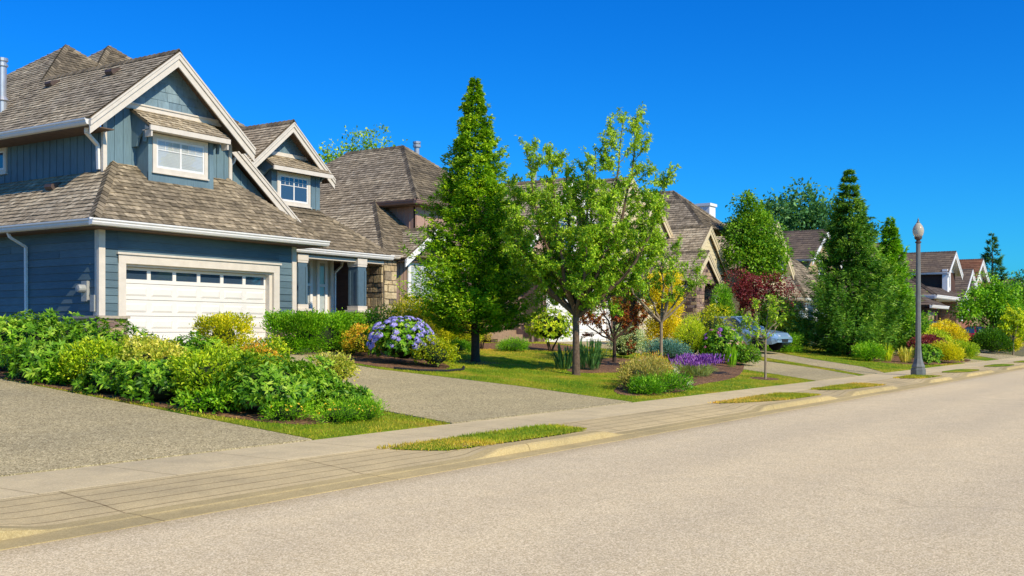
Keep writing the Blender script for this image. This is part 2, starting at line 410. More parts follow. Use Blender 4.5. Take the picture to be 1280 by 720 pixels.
M['taupe']=tintmat('taupe_board_siding',['#7d675a','#8d7567','#9a8375'],.7,12,.15,(3,3,.3))
M['pink']=tintmat('pinkish_stucco',['#a68777','#b49484','#bfa08f'],.85,20,.12)
M['cream']=tintmat('cream_siding',['#c5b590','#d0c19c','#d9cca9'],.75,12,.12,(.3,.3,3))
M['grey_shingle']=tintmat('grey_blue_shingle',['#5f6f7d','#738493','#8797a4'],.8,10,.2)
M['tan']=tintmat('tan_stucco',['#a08a68','#b09a76','#bca682'],.85,14,.15)
M['darkbrown']=tintmat('dark_brown_siding',['#4b352b','#5a4034','#664a3c'],.8,12,.15)
M['blind']=plain('window_blind','#d8d6d0',.6,0,.05,3)
M['dark']=plain('dim_interior','#1b2026',.9,0,.3,2)
M['glass']=glassmat('window_glass','#34465a')
M['ventm']=plain('vent_metal','#55463f',.55,0,.2,8)
M['metal']=plain('galvanised_metal','#b9bcbe',.4,.6,.15,5)
M['lampmetal']=plain('painted_lamp_metal','#7b7d78',.55,.25,.18,6,.1)
M['greybox']=plain('grey_meter_paint','#a2a39e',.5,0,.1,8)
M['wood']=plain('step_boards','#9c8266',.8,0,.25,12)
M['taupetrim']=plain('taupe_trim_paint','#8a7064',.6,0,.12,8)
M['bluecol']=plain('blue_column_paint','#546c7a',.55,0,.12,8,.05)
def clearglass():
    m=bpy.data.materials.new('clear_window_glass'); m.use_nodes=True; N=m.node_tree.nodes; L=m.node_tree.links
    N.remove(N['Principled BSDF']); tr=N.new('ShaderNodeBsdfTransparent'); tr.inputs[0].default_value=(.86,.9,.92,1)
    gl=N.new('ShaderNodeBsdfGlossy'); gl.inputs['Roughness'].default_value=.03;     mx=N.new('ShaderNodeMixShader'); mx.inputs[0].default_value=.1; L.new(tr.outputs[0],mx.inputs[1]); L.new(gl.outputs[0],mx.inputs[2])
    L.new(mx.outputs[0],N['Material Output'].inputs[0]); return m
M['glassclear']=clearglass()
M['asphalt']=pebble('pale_asphalt','#b3a07a','#d4c198','#f2e1bb',100,.2,.06,.9,.35,blot=.04,cracks=True)
M['aggregate']=pebble('exposed_aggregate','#786b4c','#aea076','#dacb9f',70,.4,.16,.92,.6,blot=.07)
M['concrete']=pebble('sidewalk_concrete','#c4b287','#cfbd92','#d8c79d',160,.6,.14,.9,.15,seams=[(0,1.55,.012,.3)])
M['apronm']=pebble('grooved_concrete','#b9a578','#c4b184','#cfbd90',150,.7,.22,.9,.15,seams=[(1,.2,.012,.06),(0,3.1,.016,.1)])
M['kerbm']=pebble('kerb_concrete','#ac9868','#b9a674','#c5b382',140,.8,.2,.9,.2,seams=[(0,3.1,.012,.1)])
M['mulch']=pebble('bark_mulch','#4a3425','#7a5a41','#a17d5c',30,1.2,.25,.95,.9)
def lawnmat():
    m,t,N,L,P=newmat('lawn_turf')
    n=noise(N,L,.8,5); r=ramp(N,['#5a8416','#8f9e22','#bfa63e'],[.36,.52,.68]); L.new(n.outputs['Fac'],r.inputs[0])
    n2=noise(N,L,28,4,(1,1,.4),.7); r2=ramp(N,[(.45,.45,.45,1),(1.35,1.35,1.3,1)],[.3,.7]); L.new(n2.outputs['Fac'],r2.inputs[0])
    L.new(mulc(N,L,r.outputs[0],r2.outputs[0]),P.inputs['Base Color']); P.inputs['Roughness'].default_value=.95; P.inputs['Specular IOR Level'].default_value=.1
    bump(N,L,P,n2.outputs['Fac'],.9,.05); return m
M['lawn']=lawnmat()
M['blade']=leafmat('grass_blade',['#4a7a10','#7c9a1c','#aca62c','#cfae4e'],.3,.6)
M['soil']=plain('dry_ground','#6f6a45',.95,0,.3,.7,.3)
M['creamtrim']=plain('warm_cream_trim','#dccba6',.55,0,.08,6); M['gdcream']=plain('cream_garage_paint','#e3d8b8',.5,0,.06,3); M['gdtan']=plain('tan_garage_paint','#b39a78',.6,0,.08,3)
# ---------------------------------------------------------------- ground
PROF=[(-400,-.06),(7.5,-.06),(7.9,-.02),(9,.1),(10.3,.13),(22.9,1.17),(700,1.17)]
def G(x,y):
    if y<7.8: return 0
    if y<10.3: return .12+.03*(y-7.8)/2.5
    return .15+1.04*min(1,(y-10.3)/12.6)
b=MB(); XS=[-300,-60,0,20,40,60,90,150,400,1500]
for i in range(len(XS)-1):
    for (y0,z0),(y1,z1) in zip(PROF,PROF[1:]):
        b.face([(XS[i],y0,z0),(XS[i+1],y0,z0),(XS[i+1],y1,z1),(XS[i],y1,z1)])
struct(b,'ground',M['soil'])
b=MB(); b.face([(-120,-2.2,0),(400,-2.2,0),(400,7.56,0),(-120,7.56,0)]); struct(b,'road',M['asphalt'])
ISL=[(-9,5.0),(11.4,14.7),(21.0,25.7),(27.3,31.4),(35.6,38.6),(41.3,46.3),(49.5,54.5),(57,62),(66,74),(78,90)]
def kh(x):
    k=0
    for a,c in ISL:
        d=min(x-a,c-x)
        t=min(1,max(0,(d+.35)/.7)); k=max(k,t*t*(3-2*t))
    return .03+.085*k
xs=list(np.arange(-8,60,.2))+list(np.arange(60,200,1.0))
def strip(fn,mat,name):
    b=MB(); P=[[fn(x)][0] for x in xs]
    for i in range(len(xs)-1):
        for j in range(len(P[i])-1): b.face([P[i][j],P[i+1][j],P[i+1][j+1],P[i][j+1]])
    return struct(b,name,mat)
wob=lambda x,f,a: a*math.sin(x*f+math.sin(x*.37)*2)
strip(lambda x:[(x,7.52,-.03),(x,7.53+wob(x,1.7,.008),.006),(x,7.80,.018),(x,7.83,.018+(kh(x)-.018)*.75),(x,7.865,kh(x)-.004),(x,8.01,kh(x))],M['kerbm'],'kerb')
strip(lambda x:[(x,8.015,kh(x)-.004),(x,8.35,kh(x)+(.134-kh(x))*.4),(x,8.99,.134)],M['apronm'],'driveway_apron')
b=MB()
for i in range(len(xs)-1):
    for (y0,z0),(y1,z1) in (((8.995,.134),(9.01,.138)),((9.01,.138),(10.27,.152)),((10.27,.152),(10.3,.10))): b.face([(xs[i],y0,z0),(xs[i+1],y0,z0),(xs[i+1],y1,z1),(xs[i],y1,z1)])
struct(b,'sidewalk',M['concrete'])
def sheet(name,poly,dz,mat,edge=True):
    """flat patch on the sloping yard, split where the yard levels off"""
    b=MB()
    def clip(p,lo,hi):
        for sgn,c in ((1,lo),(-1,hi)):
            o=[]
            for i in range(len(p)):
                a,d=p[i],p[(i+1)%len(p)]; ia=sgn*(a[1]-c)>=0; id_=sgn*(d[1]-c)>=0
                if ia: o.append(a)
                if ia!=id_: t=(c-a[1])/(d[1]-a[1]); o.append((a[0]+(d[0]-a[0])*t,c))
            p=o
            if not p: return p
        return p
    for lo,hi in ((7.8,10.3),(10.3,22.9),(22.9,80)):
        q=clip(poly,lo,hi)
        if len(q)>=3: b.face([(x,y,G(x,min(y,hi-1e-6))+dz) for x,y in q])
    if edge:
        for i in range(len(poly)):
            a,d=poly[i],poly[(i+1)%len(poly)]
            b.face([(a[0],a[1],G(*a)-.05),(d[0],d[1],G(*d)-.05),(d[0],d[1],G(*d)+dz),(a[0],a[1],G(*a)+dz)])
    return struct(b,name,mat)
def smoothpoly(p,k=2):
    for _ in range(k):
        o=[]
        for i in range(len(p)):
            a,c=p[i],p[(i+1)%len(p)]
            o+=[(a[0]*.75+c[0]*.25,a[1]*.75+c[1]*.25),(a[0]*.25+c[0]*.75,a[1]*.25+c[1]*.75)]
        p=o
    return p
# driveways (ground level + 12 mm), lawns (+ 8 mm), planting beds (+ 16 mm)
sheet('driveway',[(3.2,10.305),(10.75,10.305),(10.95,18),(11.0,30),(2.5,30)],.012,M['aggregate'])
sheet('driveway',[(13.9,10.305),(20.1,10.305),(20.3,13.3),(20.0,17),(20.5,19.2),(22.9,20.5),(22.9,22.88),(16.9,22.88),(15.6,18),(14.2,13)],.012,M['aggregate'])
sheet('driveway',[(32.0,10.305),(36.4,10.305),(38.0,12.2),(39.5,15),(43.4,20),(43.6,23.3),(37.6,23.3),(36.6,19),(34,14)],.012,M['aggregate'])
sheet('driveway',[(37.2,10.305),(39.6,10.305),(42.0,11.7),(44.2,14.5),(48.6,18.5),(53,23.4),(46.8,23.4),(43.8,18),(40.2,13.5),(38.4,11.5)],.012,M['aggregate'])
sheet('driveway',[(53.8,10.305),(58.6,10.305),(60,13),(64,18),(70,23),(64,23),(57,15)],.012,M['aggregate'])
sheet('driveway',[(62.5,10.305),(70,10.305),(79,17),(75,18),(66,12.5)],.012,M['aggregate'])
LAWNS=[[(10.8,10.305),(13.85,10.305),(14.1,13),(15.5,18),(16.8,22.85),(11.05,22.85),(11.0,18)],
 [(20.15,10.305),(31.95,10.305),(33.9,14),(36.5,19),(37.5,23.2),(23.2,22.85),(23.0,20.4),(20.6,19.1),(20.1,17),(20.4,13.3)],
 [(36.45,10.305),(37.15,10.305),(38.3,11.5),(40.1,13.5),(43.7,18),(46.7,23.3),(43.7,23.3),(43.5,20),(39.6,15),(38.1,12.2)],
 [(39.7,10.305),(53.7,10.305),(56.9,15),(63.9,23),(53.2,23.4),(48.7,18.4),(44.3,14.4),(42.1,11.6)],
 [(58.7,10.305),(62.4,10.305),(65.9,12.6),(75,18.1),(79,17.1),(95,17),(95,22),(70.1,22.8),(64,17.9),(60.1,13)]]
VERGE=[[(10.5,8.97),(11.0,8.5),(11.7,8.1),(14.1,8.06),(14.6,8.3),(14.7,8.8),(14.4,8.97)],
 [(20.9,8.97),(21.5,8.5),(23,8.1),(25.4,8.05),(25.8,8.5),(25.2,8.97)],[(27.3,8.97),(27.7,8.3),(31.1,8.05),(31.5,8.6),(31.2,8.97)],
 [(35.6,8.97),(36,8.2),(38.4,8.1),(38.7,8.97)],[(41.4,8.97),(42,8.1),(46,8.1),(46.4,8.97)],[(49.6,8.97),(50,8.1),(54.2,8.1),(54.5,8.97)],
 [(57.2,8.97),(57.5,8.1),(62,8.1),(62,8.97)],[(66.2,8.97),(66.5,8.1),(74,8.1),(74,8.97)]]
for p in LAWNS: sheet('lawn',p,.008,M['lawn'])
def vz(x,y): return kh(x)+(.134-kh(x))*min(1,(y-8.0))+.012
for p in VERGE:
    b=MB(); cx=sum(q[0] for q in p)/len(p); cy=sum(q[1] for q in p)/len(p); P=smoothpoly(p,1)
    for i in range(len(P)): b.face([(cx,cy,vz(cx,cy)+.03),(*P[i],vz(*P[i])),(*P[(i+1)%len(P)],vz(*P[(i+1)%len(P)]))])
    struct(b,'grass_verge',M['lawn'])
BEDS=[[(11.05,11.4),(12.6,11.2),(14.0,12.2),(14.2,14),(15.6,18.5),(16.5,22.7),(11.1,22.7),(11.0,18)],
 [(20.4,16.6),(21.6,16.2),(23.2,17.2),(24,19),(28,21.2),(31,20.6),(33.6,19.2),(35.8,19.8),(36.6,22.9),(23.2,22.8),(22.8,20.5),(20.7,19.2)],
 [(24.9,14.8),(26,14.2),(27.6,14.2),(31.5,15.4),(33,17.4),(30,17.3),(27.5,16)],
 [(21.2,10.75),(23.6,10.7),(25.6,11.4),(29.2,11.7),(33.2,13.0),(38,14.9),(38.6,16),(36.6,18),(31.5,16.2),(28.5,14.6),(25,12.9),(21.3,11.5)],
 [(29.9,11.0),(31.1,10.95),(31.1,11.7),(29.9,11.7)],
 [(46.5,11.5),(50,10.5),(58.4,10.5),(60,12.8),(58,14.8),(47,13.2)]]
for p in BEDS: sheet('planting_bed',smoothpoly(p),.016,M['mulch'],True)
sheet('planting_bed',[(24.3,17.1),(25.4,17.1),(25.5,18.1),(24.3,18.1)],.016,M['mulch'])
def inside(p,x,y):
    c=np.zeros(len(x),bool); n=len(p)
    for i in range(n):
        x0,y0=p[i];x1,y1=p[(i+1)%n]
        if y0==y1: continue
        k=((y0>y)!=(y1>y))&(x<(x1-x0)*(y-y0)/(y1-y0)+x0); c^=k
    return c
def vnoise(x,y,s,seed):
    r=np.random.default_rng(seed); g=r.random((64,64)); x=x*s%63; y=y*s%63; i=x.astype(int);j=y.astype(int);u=x-i;v=y-j; u=u*u*(3-2*u); v=v*v*(3-2*v)
    return g[i,j]*(1-u)*(1-v)+g[i+1,j]*u*(1-v)+g[i,j+1]*(1-u)*v+g[i+1,j+1]*u*v
def nmesh(name,co,faces_n,tint,mats,parent=None,loc=None,mi=None):
    """numpy mesh of separate quads/tris: co (N*k,3)"""
    k=faces_n; n=len(co)//k; me=bpy.data.meshes.new(name)
    o=np.array(loc if loc is not None else (world(parent) if parent else (0,0,0)),dtype=np.float64)
    me.vertices.add(len(co)); me.vertices.foreach_set('co',(co-o).astype(np.float32).ravel())
    me.loops.add(len(co)); me.loops.foreach_set('vertex_index',np.arange(len(co),dtype=np.int32))
    me.polygons.add(n); me.polygons.foreach_set('loop_start',np.arange(0,n*k,k,dtype=np.int32))
    try: me.polygons.foreach_set('loop_total',np.full(n,k,dtype=np.int32))
    except Exception: pass
    for m in (mats if isinstance(mats,(list,tuple)) else [mats]): me.materials.append(m)
    a=me.attributes.new('tint','FLOAT','FACE'); a.data.foreach_set('value',np.clip(tint,0,1).astype(np.float32))
    if mi is not None: me.polygons.foreach_set('material_index',mi.astype(np.int32))
    me.update(calc_edges=True); ob=bpy.data.objects.new(name,me); COL.objects.link(ob)
    if parent: ob.parent=parent
    elif loc is not None: ob.location=loc
    return ob
def grass(polys,dens,h,zf,name,holes=(),dry=0):
    cos=[];tn=[]
    for p in polys:
        X=[q[0] for q in p];Y=[q[1] for q in p]; ar=(max(X)-min(X))*(max(Y)-min(Y)); n=int(ar*dens)
        x=RNG.uniform(min(X)-.05,max(X)+.05,n); y=RNG.uniform(min(Y)-.04,max(Y)+.03,n)
        k=inside(p,x+RNG.normal(0,.03,n),y+RNG.normal(0,.03,n))
        for q in holes: k&=~inside(q,x,y)
        x,y=x[k],y[k]; n=len(x)
        z=np.array([zf(a,c) for a,c in zip(x,y)])-.005
        hh=h*RNG.uniform(.4,1.25,n)*(.7+.6*vnoise(x,y,1.1,3)); a=RNG.uniform(0,2*PI,n); w=RNG.uniform(.005,.011,n)
        lean=RNG.normal(0,.45,(n,2))*hh[:,None]
        b0=np.stack([x-np.cos(a)*w,y-np.sin(a)*w,z],1); b1=np.stack([x+np.cos(a)*w,y+np.sin(a)*w,z],1)
        tp=np.stack([x+lean[:,0],y+lean[:,1],z+hh],1)
        cos.append(np.stack([b0,b1,tp],1).reshape(-1,3))
        tn.append(np.clip(.05+dry+.85*vnoise(x,y,.45,5)*.6+.75*vnoise(x,y,1.7,6)*.6+RNG.normal(0,.12,n),0,1))
    return tag(nmesh(name,np.concatenate(cos),3,np.concatenate(tn),M['blade']),kind='stuff')
grass(VERGE[:4],2600,.045,vz,'verge_grass',dry=.16)
grass([smoothpoly(LAWNS[0],0)],900,.05,G,'lawn_grass',[smoothpoly(BEDS[0])],dry=.12)
grass([LAWNS[1]],700,.045,G,'lawn_grass',[smoothpoly(q) for q in BEDS],dry=.1)
grass(LAWNS[2:3],500,.05,G,'lawn_grass')
grass(LAWNS[3:4],160,.07,G,'lawn_grass',[smoothpoly(BEDS[5])])
# ---------------------------------------------------------------- house pieces
LT=(.45,1.0); FT=(.1,.62)                    # light painted into the shake tint: left-hand slopes paler, street-side ones darker
class House:
    def __init__(s,name,label,loc,shake='shake',trim='trim',gut='trim'):
        s.o=thing(name,label,'house',loc); s.d={}; s.shake=shake; s.trim=trim; s.gut=gut
    def mb(s,k):
        if k not in s.d: s.d[k]=MB()
        return s.d[k]
    def done(s,mats):
        for k,b in s.d.items():
            if b.f:
                for q in ([b] if k=='roof' else b.split()): q.build(k.split(':')[0],mats[k],s.o)
    # roof pieces
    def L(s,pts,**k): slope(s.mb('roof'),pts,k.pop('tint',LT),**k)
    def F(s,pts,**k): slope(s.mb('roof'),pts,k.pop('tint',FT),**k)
def gable(H,xa,za,hw,Y,yb,pitch=None,ze=None,hwr=None,wall=.45,exp=.17,w=(.1,.26),rw=.26,cap=True,gut=True,ybr=None):
    """street-facing gable: two slopes, barge boards, ridge caps, soffit and left gutter"""
    hwr=hwr or hw; 
    if pitch is None: pitch=(za-ze)/hw
    zl=za-pitch*hw; zr=za-pitch*hwr; ybr=ybr or yb
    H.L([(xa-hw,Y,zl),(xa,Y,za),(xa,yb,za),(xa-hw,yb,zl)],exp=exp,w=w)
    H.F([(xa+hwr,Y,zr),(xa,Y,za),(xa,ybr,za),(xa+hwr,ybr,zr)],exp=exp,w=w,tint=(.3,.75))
    if cap: caps(H.mb('roof'),(xa,Y-.02,za+.02),(xa,yb,za+.02))
    t=H.mb('barge_board')
    rake(t,(xa,Y,za-.03),(xa-hw,Y,zl-.03),(0,1,0),rw); rake(t,(xa,Y,za-.03),(xa+hwr,Y,zr-.03),(0,1,0),rw)
    sf=H.mb('soffit')
    for sg,h,z in ((-1,hw,zl),(1,hwr,zr)):
        sf.prism([(xa,Y+.05,za-.1),(xa+sg*h,Y+.05,z-.1),(xa+sg*h,Y+.05,z-.13),(xa,Y+.05,za-.13)],(0,wall,0))
    if gut: gutter(H.mb('gutter'),(xa-hw+.02,Y+.06,zl-.17),(xa-hw+.02,yb,zl-.17),(-1,0,0))
    return zl,zr
def bargewall(F,xa,za,hw,z0,pitch,hwr=None):
    hwr=hwr or hw
    return [(xa-hw,z0),(xa+hwr,z0),(xa+hwr,za-pitch*hwr),(xa,za),(xa-hw,za-pitch*hw)]
def garage_door(par,Fd,x0,x1,z0,z1,M,cols=6,rows=5,winrow=True,mat='garage',label=None):
    b=MB(); rh=(z1-z0)/rows
    for r in range(rows):
        a=z0+r*rh; c=a+rh-.012
        if r==rows-1 and winrow:
            cw=(x1-x0)/cols
            b.fb(Fd,x0,x1,a,a+.10,-.04,0); b.fb(Fd,x0,x1,c-.07,c,-.04,0)
            for k in range(cols+1):
                xx=x0+k*cw; b.fb(Fd,max(x0,xx-.055),min(x1,xx+.055),a+.10,c-.07,-.04,0)
        else:
            b.fb(Fd,x0,x1,a,c,-.04,0)
            cw=(x1-x0)/cols
            for k in range(cols):
                s0=x0+k*cw+.07; s1=x0+(k+1)*cw-.07; q0=a+.09; q1=c-.08
                # raised panel with bevel and a recessed margin
                P=lambda s,t,o: Fd.P(s,t,o)
                o=[P(s0,q0,.002),P(s1,q0,.002),P(s1,q1,.002),P(s0,q1,.002)]; i=[P(s0+.05,q0+.045,.02),P(s1-.05,q0+.045,.02),P(s1-.05,q1-.045,.02),P(s0+.05,q1-.045,.02)]
                b.face(i)
                for e in range(4): b.face([o[e],o[(e+1)%4],i[(e+1)%4],i[e]])
    b.fb(Fd,x0,x1,z0,z1,-.09,-.055,.5); D=b.build('garage_door',M[mat],par)
    if label: D['label']=label
    if winrow:
        a=z0+(rows-1)*rh; c=a+rh-.012; cw=(x1-x0)/cols
        for k in range(cols):
            p=MB(); p.fb(Fd,x0+k*cw+.056,x0+(k+1)*cw-.056,a+.101,c-.071,-.03,-.02); p.build('window_pane',M['glass'],D)
    return D
def column(par,x,y,z0,z1,M,w=.4,base=1.0,stone='stone',shaft='bluecol',cap='trim'):
    """porch column: painted shaft with recessed panel, stone base"""
    b=MB(); h=w/2-.03
    b.box((x-h,y-h,z0+base+.06),(x+h,y+h,z1-.2))
    for F,c in ((front(y-h),x),(left(x-h),-y)):
        for s0,s1,t0,t1 in ((c-h,c-h+.08,z0+base+.2,z1-.4),(c+h-.08,c+h,z0+base+.2,z1-.4)): b.fb(F,s0,s1,t0,t1,-.01,.018)
    C=b.build('column',M[shaft],par)
    t=MB(); t.box((x-w/2,y-w/2,z1-.2),(x+w/2,y+w/2,z1-.002)); t.box((x-h-.02,y-h-.02,z1-.27),(x+h+.02,y+h+.02,z1-.202)); t.build('capital',M[cap],C)
    t=MB(); t.box((x-w/2-.07,y-w/2-.07,z0+base-.05),(x+w/2+.07,y+w/2+.07,z0+base+.03)); t.box((x-w/2,y-w/2,z0+base+.032),(x+w/2,y+w/2,z0+base+.16)); t.build('base_cap',M[cap],C)
    s=MB(); k=w/2
    for F,c in ((front(y-k),x),(left(x-k),-y),(right(x+k),y)): stones(s,F,c-k,c+k,z0,z0+base-.05,back=.05)
    s.build('stone_base',[M[stone],M['mortar']],C)
    return C
# ================================================================ house 1: the blue garage-front house
H=House('blue_house','blue house with cedar shake roof, pale garage door and steep gable, nearest of the row',(19.5,24,1.17))
zb=1.17
# skirt roof over the garage
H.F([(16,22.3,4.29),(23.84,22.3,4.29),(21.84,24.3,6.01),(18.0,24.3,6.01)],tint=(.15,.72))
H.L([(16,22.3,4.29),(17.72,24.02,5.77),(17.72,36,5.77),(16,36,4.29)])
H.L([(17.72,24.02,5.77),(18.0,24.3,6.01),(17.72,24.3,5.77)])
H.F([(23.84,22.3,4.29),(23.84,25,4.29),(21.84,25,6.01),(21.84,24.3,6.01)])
R=H.mb('roof')
caps(R,(16,22.3,4.32),(18,24.3,6.04),.14); caps(R,(23.84,22.3,4.32),(21.84,24.3,6.04),.12)
g=H.mb('gutter')
gutter(g,(15.9,22.34,4.13),(23.94,22.34,4.13),(0,-1,0),.15,.13); gutter(g,(16.04,22.34,4.13),(16.04,36,4.13),(-1,0,0),.15,.13); gutter(g,(23.8,22.34,4.13),(23.8,25,4.13),(1,0,0),.15,.13)
s=H.mb('soffit'); s.box((16.05,22.35,4.09),(23.8,22.95,4.12)); s.box((16.05,22.95,4.09),(16.6,36,4.12)); s.box((23.14,22.95,4.09),(23.8,25,4.12))
# garage walls
w=H.mb('wall:lap'); F=front(22.9); Lw=left(16.6)
lap(w,F,16.62,17.08,zb,4.1); lap(w,F,22.52,23.13,zb,4.1); lap(w,F,17.08,22.52,3.5,4.1); lap(w,Lw,-36,-22.92,zb,4.1)
lap(w,right(23.15),22.92,27,zb,4.1)
t=H.mb('corner_board')
t.box((16.52,22.85,2.0),(16.7,22.94,4.085)); t.box((16.55,22.94,2.0),(16.6,23.06,4.085)); t.box((23.03,22.85,2.0),(23.2,23.0,4.085))
t=H.mb('garage_trim')                                    # deep casing round the recessed door
t.fb(F,17.08,17.3,1.95,3.5,-.2,.05); t.fb(F,22.3,22.52,1.95,3.5,-.2,.05); t.fb(F,17.08,22.52,3.3,3.52,-.2,.052); t.fb(F,17.03,22.57,3.52,3.57,-.02,.09)
t.fb(F,17.3,17.36,zb,3.3,-.3,-.04); t.fb(F,22.2,22.3,zb,3.3,-.32,-.04); t.fb(F,17.36,22.2,3.24,3.3,-.3,-.04)
garage_door(H.o,front(23.1),17.37,22.2,zb+.02,3.24,M)
# stone wainscot with concrete cap
t=H.mb('stone_wainscot')
stones(t,front(22.83),16.5,17.3,zb-.1,1.93); stones(t,left(16.5),-23.7,-22.83,zb-.1,1.93); stones(t,front(22.83),22.3,23.22,zb-.1,1.93); stones(t,right(17.3),22.8,23.05,zb-.1,1.93,back=.03); stones(t,right(23.22),22.83,23.6,zb-.1,1.93)
t=H.mb('stone_cap')
t.box((16.43,22.74,1.93),(17.34,22.9,1.995)); t.box((16.43,22.9,1.93),(16.6,23.76,1.995)); t.box((22.28,22.74,1.93),(23.3,22.9,1.995))
# upper storey
w=H.mb('wall:bb'); Fu=front(24.3)
bb(w,Fu,[(17.72,5.5),(18.72,5.5),(18.72,7.5),(17.72,7.5)],.27); bb(w,Fu,[(20.88,5.5),(21.95,5.5),(21.95,7.3),(20.88,7.5)],.27)
bb(w,left(17.72),[(-36,5.3),(-24.32,5.3),(-24.32,6.9),(-36,6.9)],.3,.4)
w.box((18.72,24.32,5.5),(20.88,24.4,7.5))
bb(w,right(21.95),[(24.31,5),(30,5),(30,7.2),(24.31,7.2)],.3)
t=H.mb('corner_board'); t.box((17.66,24.255,5.5),(17.78,24.34,7.05)); t.box((21.9,24.255,5.5),(22.0,24.34,7.05))
pg=.81
t=H.mb('belt_trim'); t.fb(Fu,17.9,21.6,7.5,7.63,-.02,.05); t.fb(Fu,17.85,21.65,7.63,7.67,-.02,.08)
w=H.mb('gable_wall'); courses(w,Fu,[(17.95,7.66),(21.45,7.66),(19.7,9.08)],.24,(.16,.42),.016,.004,(.2,.85)); w.prism([(17.9,24.31,7.4),(21.5,24.31,7.4),(19.7,24.31,9.08)],(0,.1,0),.3)
gable(H,19.7,9.2,2.75,23.8,34.0,pitch=pg,wall=.5,rw=.3,cap=False,gut=False,ybr=29)
caps(R,(19.7,23.78,9.22),(19.7,29.9,9.22))
H.L([(16.95,34.0,6.97),(19.7,34.0,9.2),(19.7,34.4,9.2),(16.95,37.1,6.97)])
H.L([(19.7,29.87,9.2),(21.96,32.1,11.03),(19.7,34.4,9.2)])
gutter(g,(16.97,23.86,6.8),(16.97,37,6.8),(-1,0,0),.15,.13)
s.box((16.99,23.86,6.76),(17.7,36,6.79))
# main hip roof behind
H.F([(19.7,29.87,9.2),(21.96,32.1,11.03),(24.2,29.87,9.2)],tint=(.05,.5))
H.F([(16.95,37.1,6.97),(21.96,32.1,11.03),(26,36,7.9)])
caps(R,(19.7,29.87,9.23),(21.96,32.1,11.06),.12)
H.F([(20.0,28.7,8.25),(24.1,32.8,11.57),(28.45,28.45,8.05)],tint=(.05,.5))
H.F([(28.45,28.45,8.05),(24.1,32.8,11.57),(28.45,37,8.05)])
H.L([(20.0,28.7,8.25),(24.1,32.8,11.57),(20.0,37,8.25)])
caps(R,(24.1,32.8,11.6),(28.45,28.45,8.08),.12); caps(R,(24.1,32.8,11.6),(22.4,31.1,10.25),.12); caps(R,(21.96,32.1,11.05),(22.9,31.2,10.3),.12)
# front slope down over the entry
zf=lambda y: 4.2+.81*(y-23.7)
H.F([(22,25.25,zf(25.25)),(27.0,25.25,zf(25.25)),(27.0,28.45,zf(28.45)),(21.9,28.45,zf(28.45))],tint=(.1,.6))
H.F([(21.9,23.7,4.2),(28.5,23.7,4.2),(27.0,25.2,zf(25.2)),(21.9,25.2,zf(25.2))],tint=(.1,.6))
H.F([(28.5,23.7,4.2),(28.5,30,4.2),(27.0,30,5.42),(27.0,25.2,5.42)])
H.F([(27.02,25.2,5.3),(27.02,30,5.3),(27.0,30,8.0),(27.0,28.45,8.0)],deck=False)
caps(R,(28.5,23.7,4.23),(27.0,25.2,5.45),.12)
gutter(g,(23.2,23.74,4.03),(28.6,23.74,4.03),(0,-1,0),.15,.13); gutter(g,(28.46,23.74,4.03),(28.46,30,4.03),(1,0,0),.15,.13)
s.box((23.2,23.75,3.99),(28.45,26.6,4.02))
# second barge board: the lower gable slope beside the big gable
H.F([(21.5,24.8,8.12),(25.55,24.8,4.95),(21.5,28.5,8.12)],tint=(.3,.7))
t=H.mb('barge_board'); rake(t,(21.5,24.8,8.09),(25.5,24.8,4.96),(0,1,0),.3)
s.prism([(21.5,24.86,8.0),(25.4,24.86,4.95),(25.4,24.86,4.92),(21.5,24.86,7.97)],(0,.4,0))
bb(H.mb('wall:bb'),front(25.15),[(21.9,4.9),(25.3,4.75),(25.3,4.85),(21.9,7.5)],.3)
t=H.mb('corner_board'); t.box((22.0,24.31,5.6),(22.06,24.42,6.9))
# bay window of the gable
w=H.mb('bay'); Fb=front(23.8)
w.fb(Fb,18.7,20.9,5.55,6.98,-.5,-.02,.5); w.fb(Fb,18.7,18.82,5.55,6.98,-.02,.01,.6); w.fb(Fb,20.75,20.9,5.55,6.98,-.02,.01,.6); w.fb(Fb,18.7,20.9,5.55,5.83,-.02,.005,.5)
for x in (18.56,21.02): w.prism([(x,23.52,6.95),(x,24.28,7.42),(x,24.28,6.5),(x,24.1,6.5),(x,24.02,6.72),(x,23.84,6.86),(x,23.84,6.6),(x,23.78,6.6),(x,23.74,6.88)],(.07,0,0),.55)
slope(R,[(18.5,23.45,7.0),(21.18,23.45,7.0),(21.18,24.28,7.52),(18.5,24.28,7.52)],(.45,.95))
t=H.mb('bay_trim'); t.box((18.48,23.42,6.86),(21.2,23.47,6.99)); t.box((18.52,23.47,6.88),(21.16,23.8,6.9))
for x in (18.52,21.1): t.prism([(x,23.45,6.88),(x,23.7,7.02),(x,23.7,6.7),(x,23.45,6.7)],(.05,0,0))
window(H.o,Fb,18.83,20.68,5.84,6.86,M,.12,2,True,True,.035)
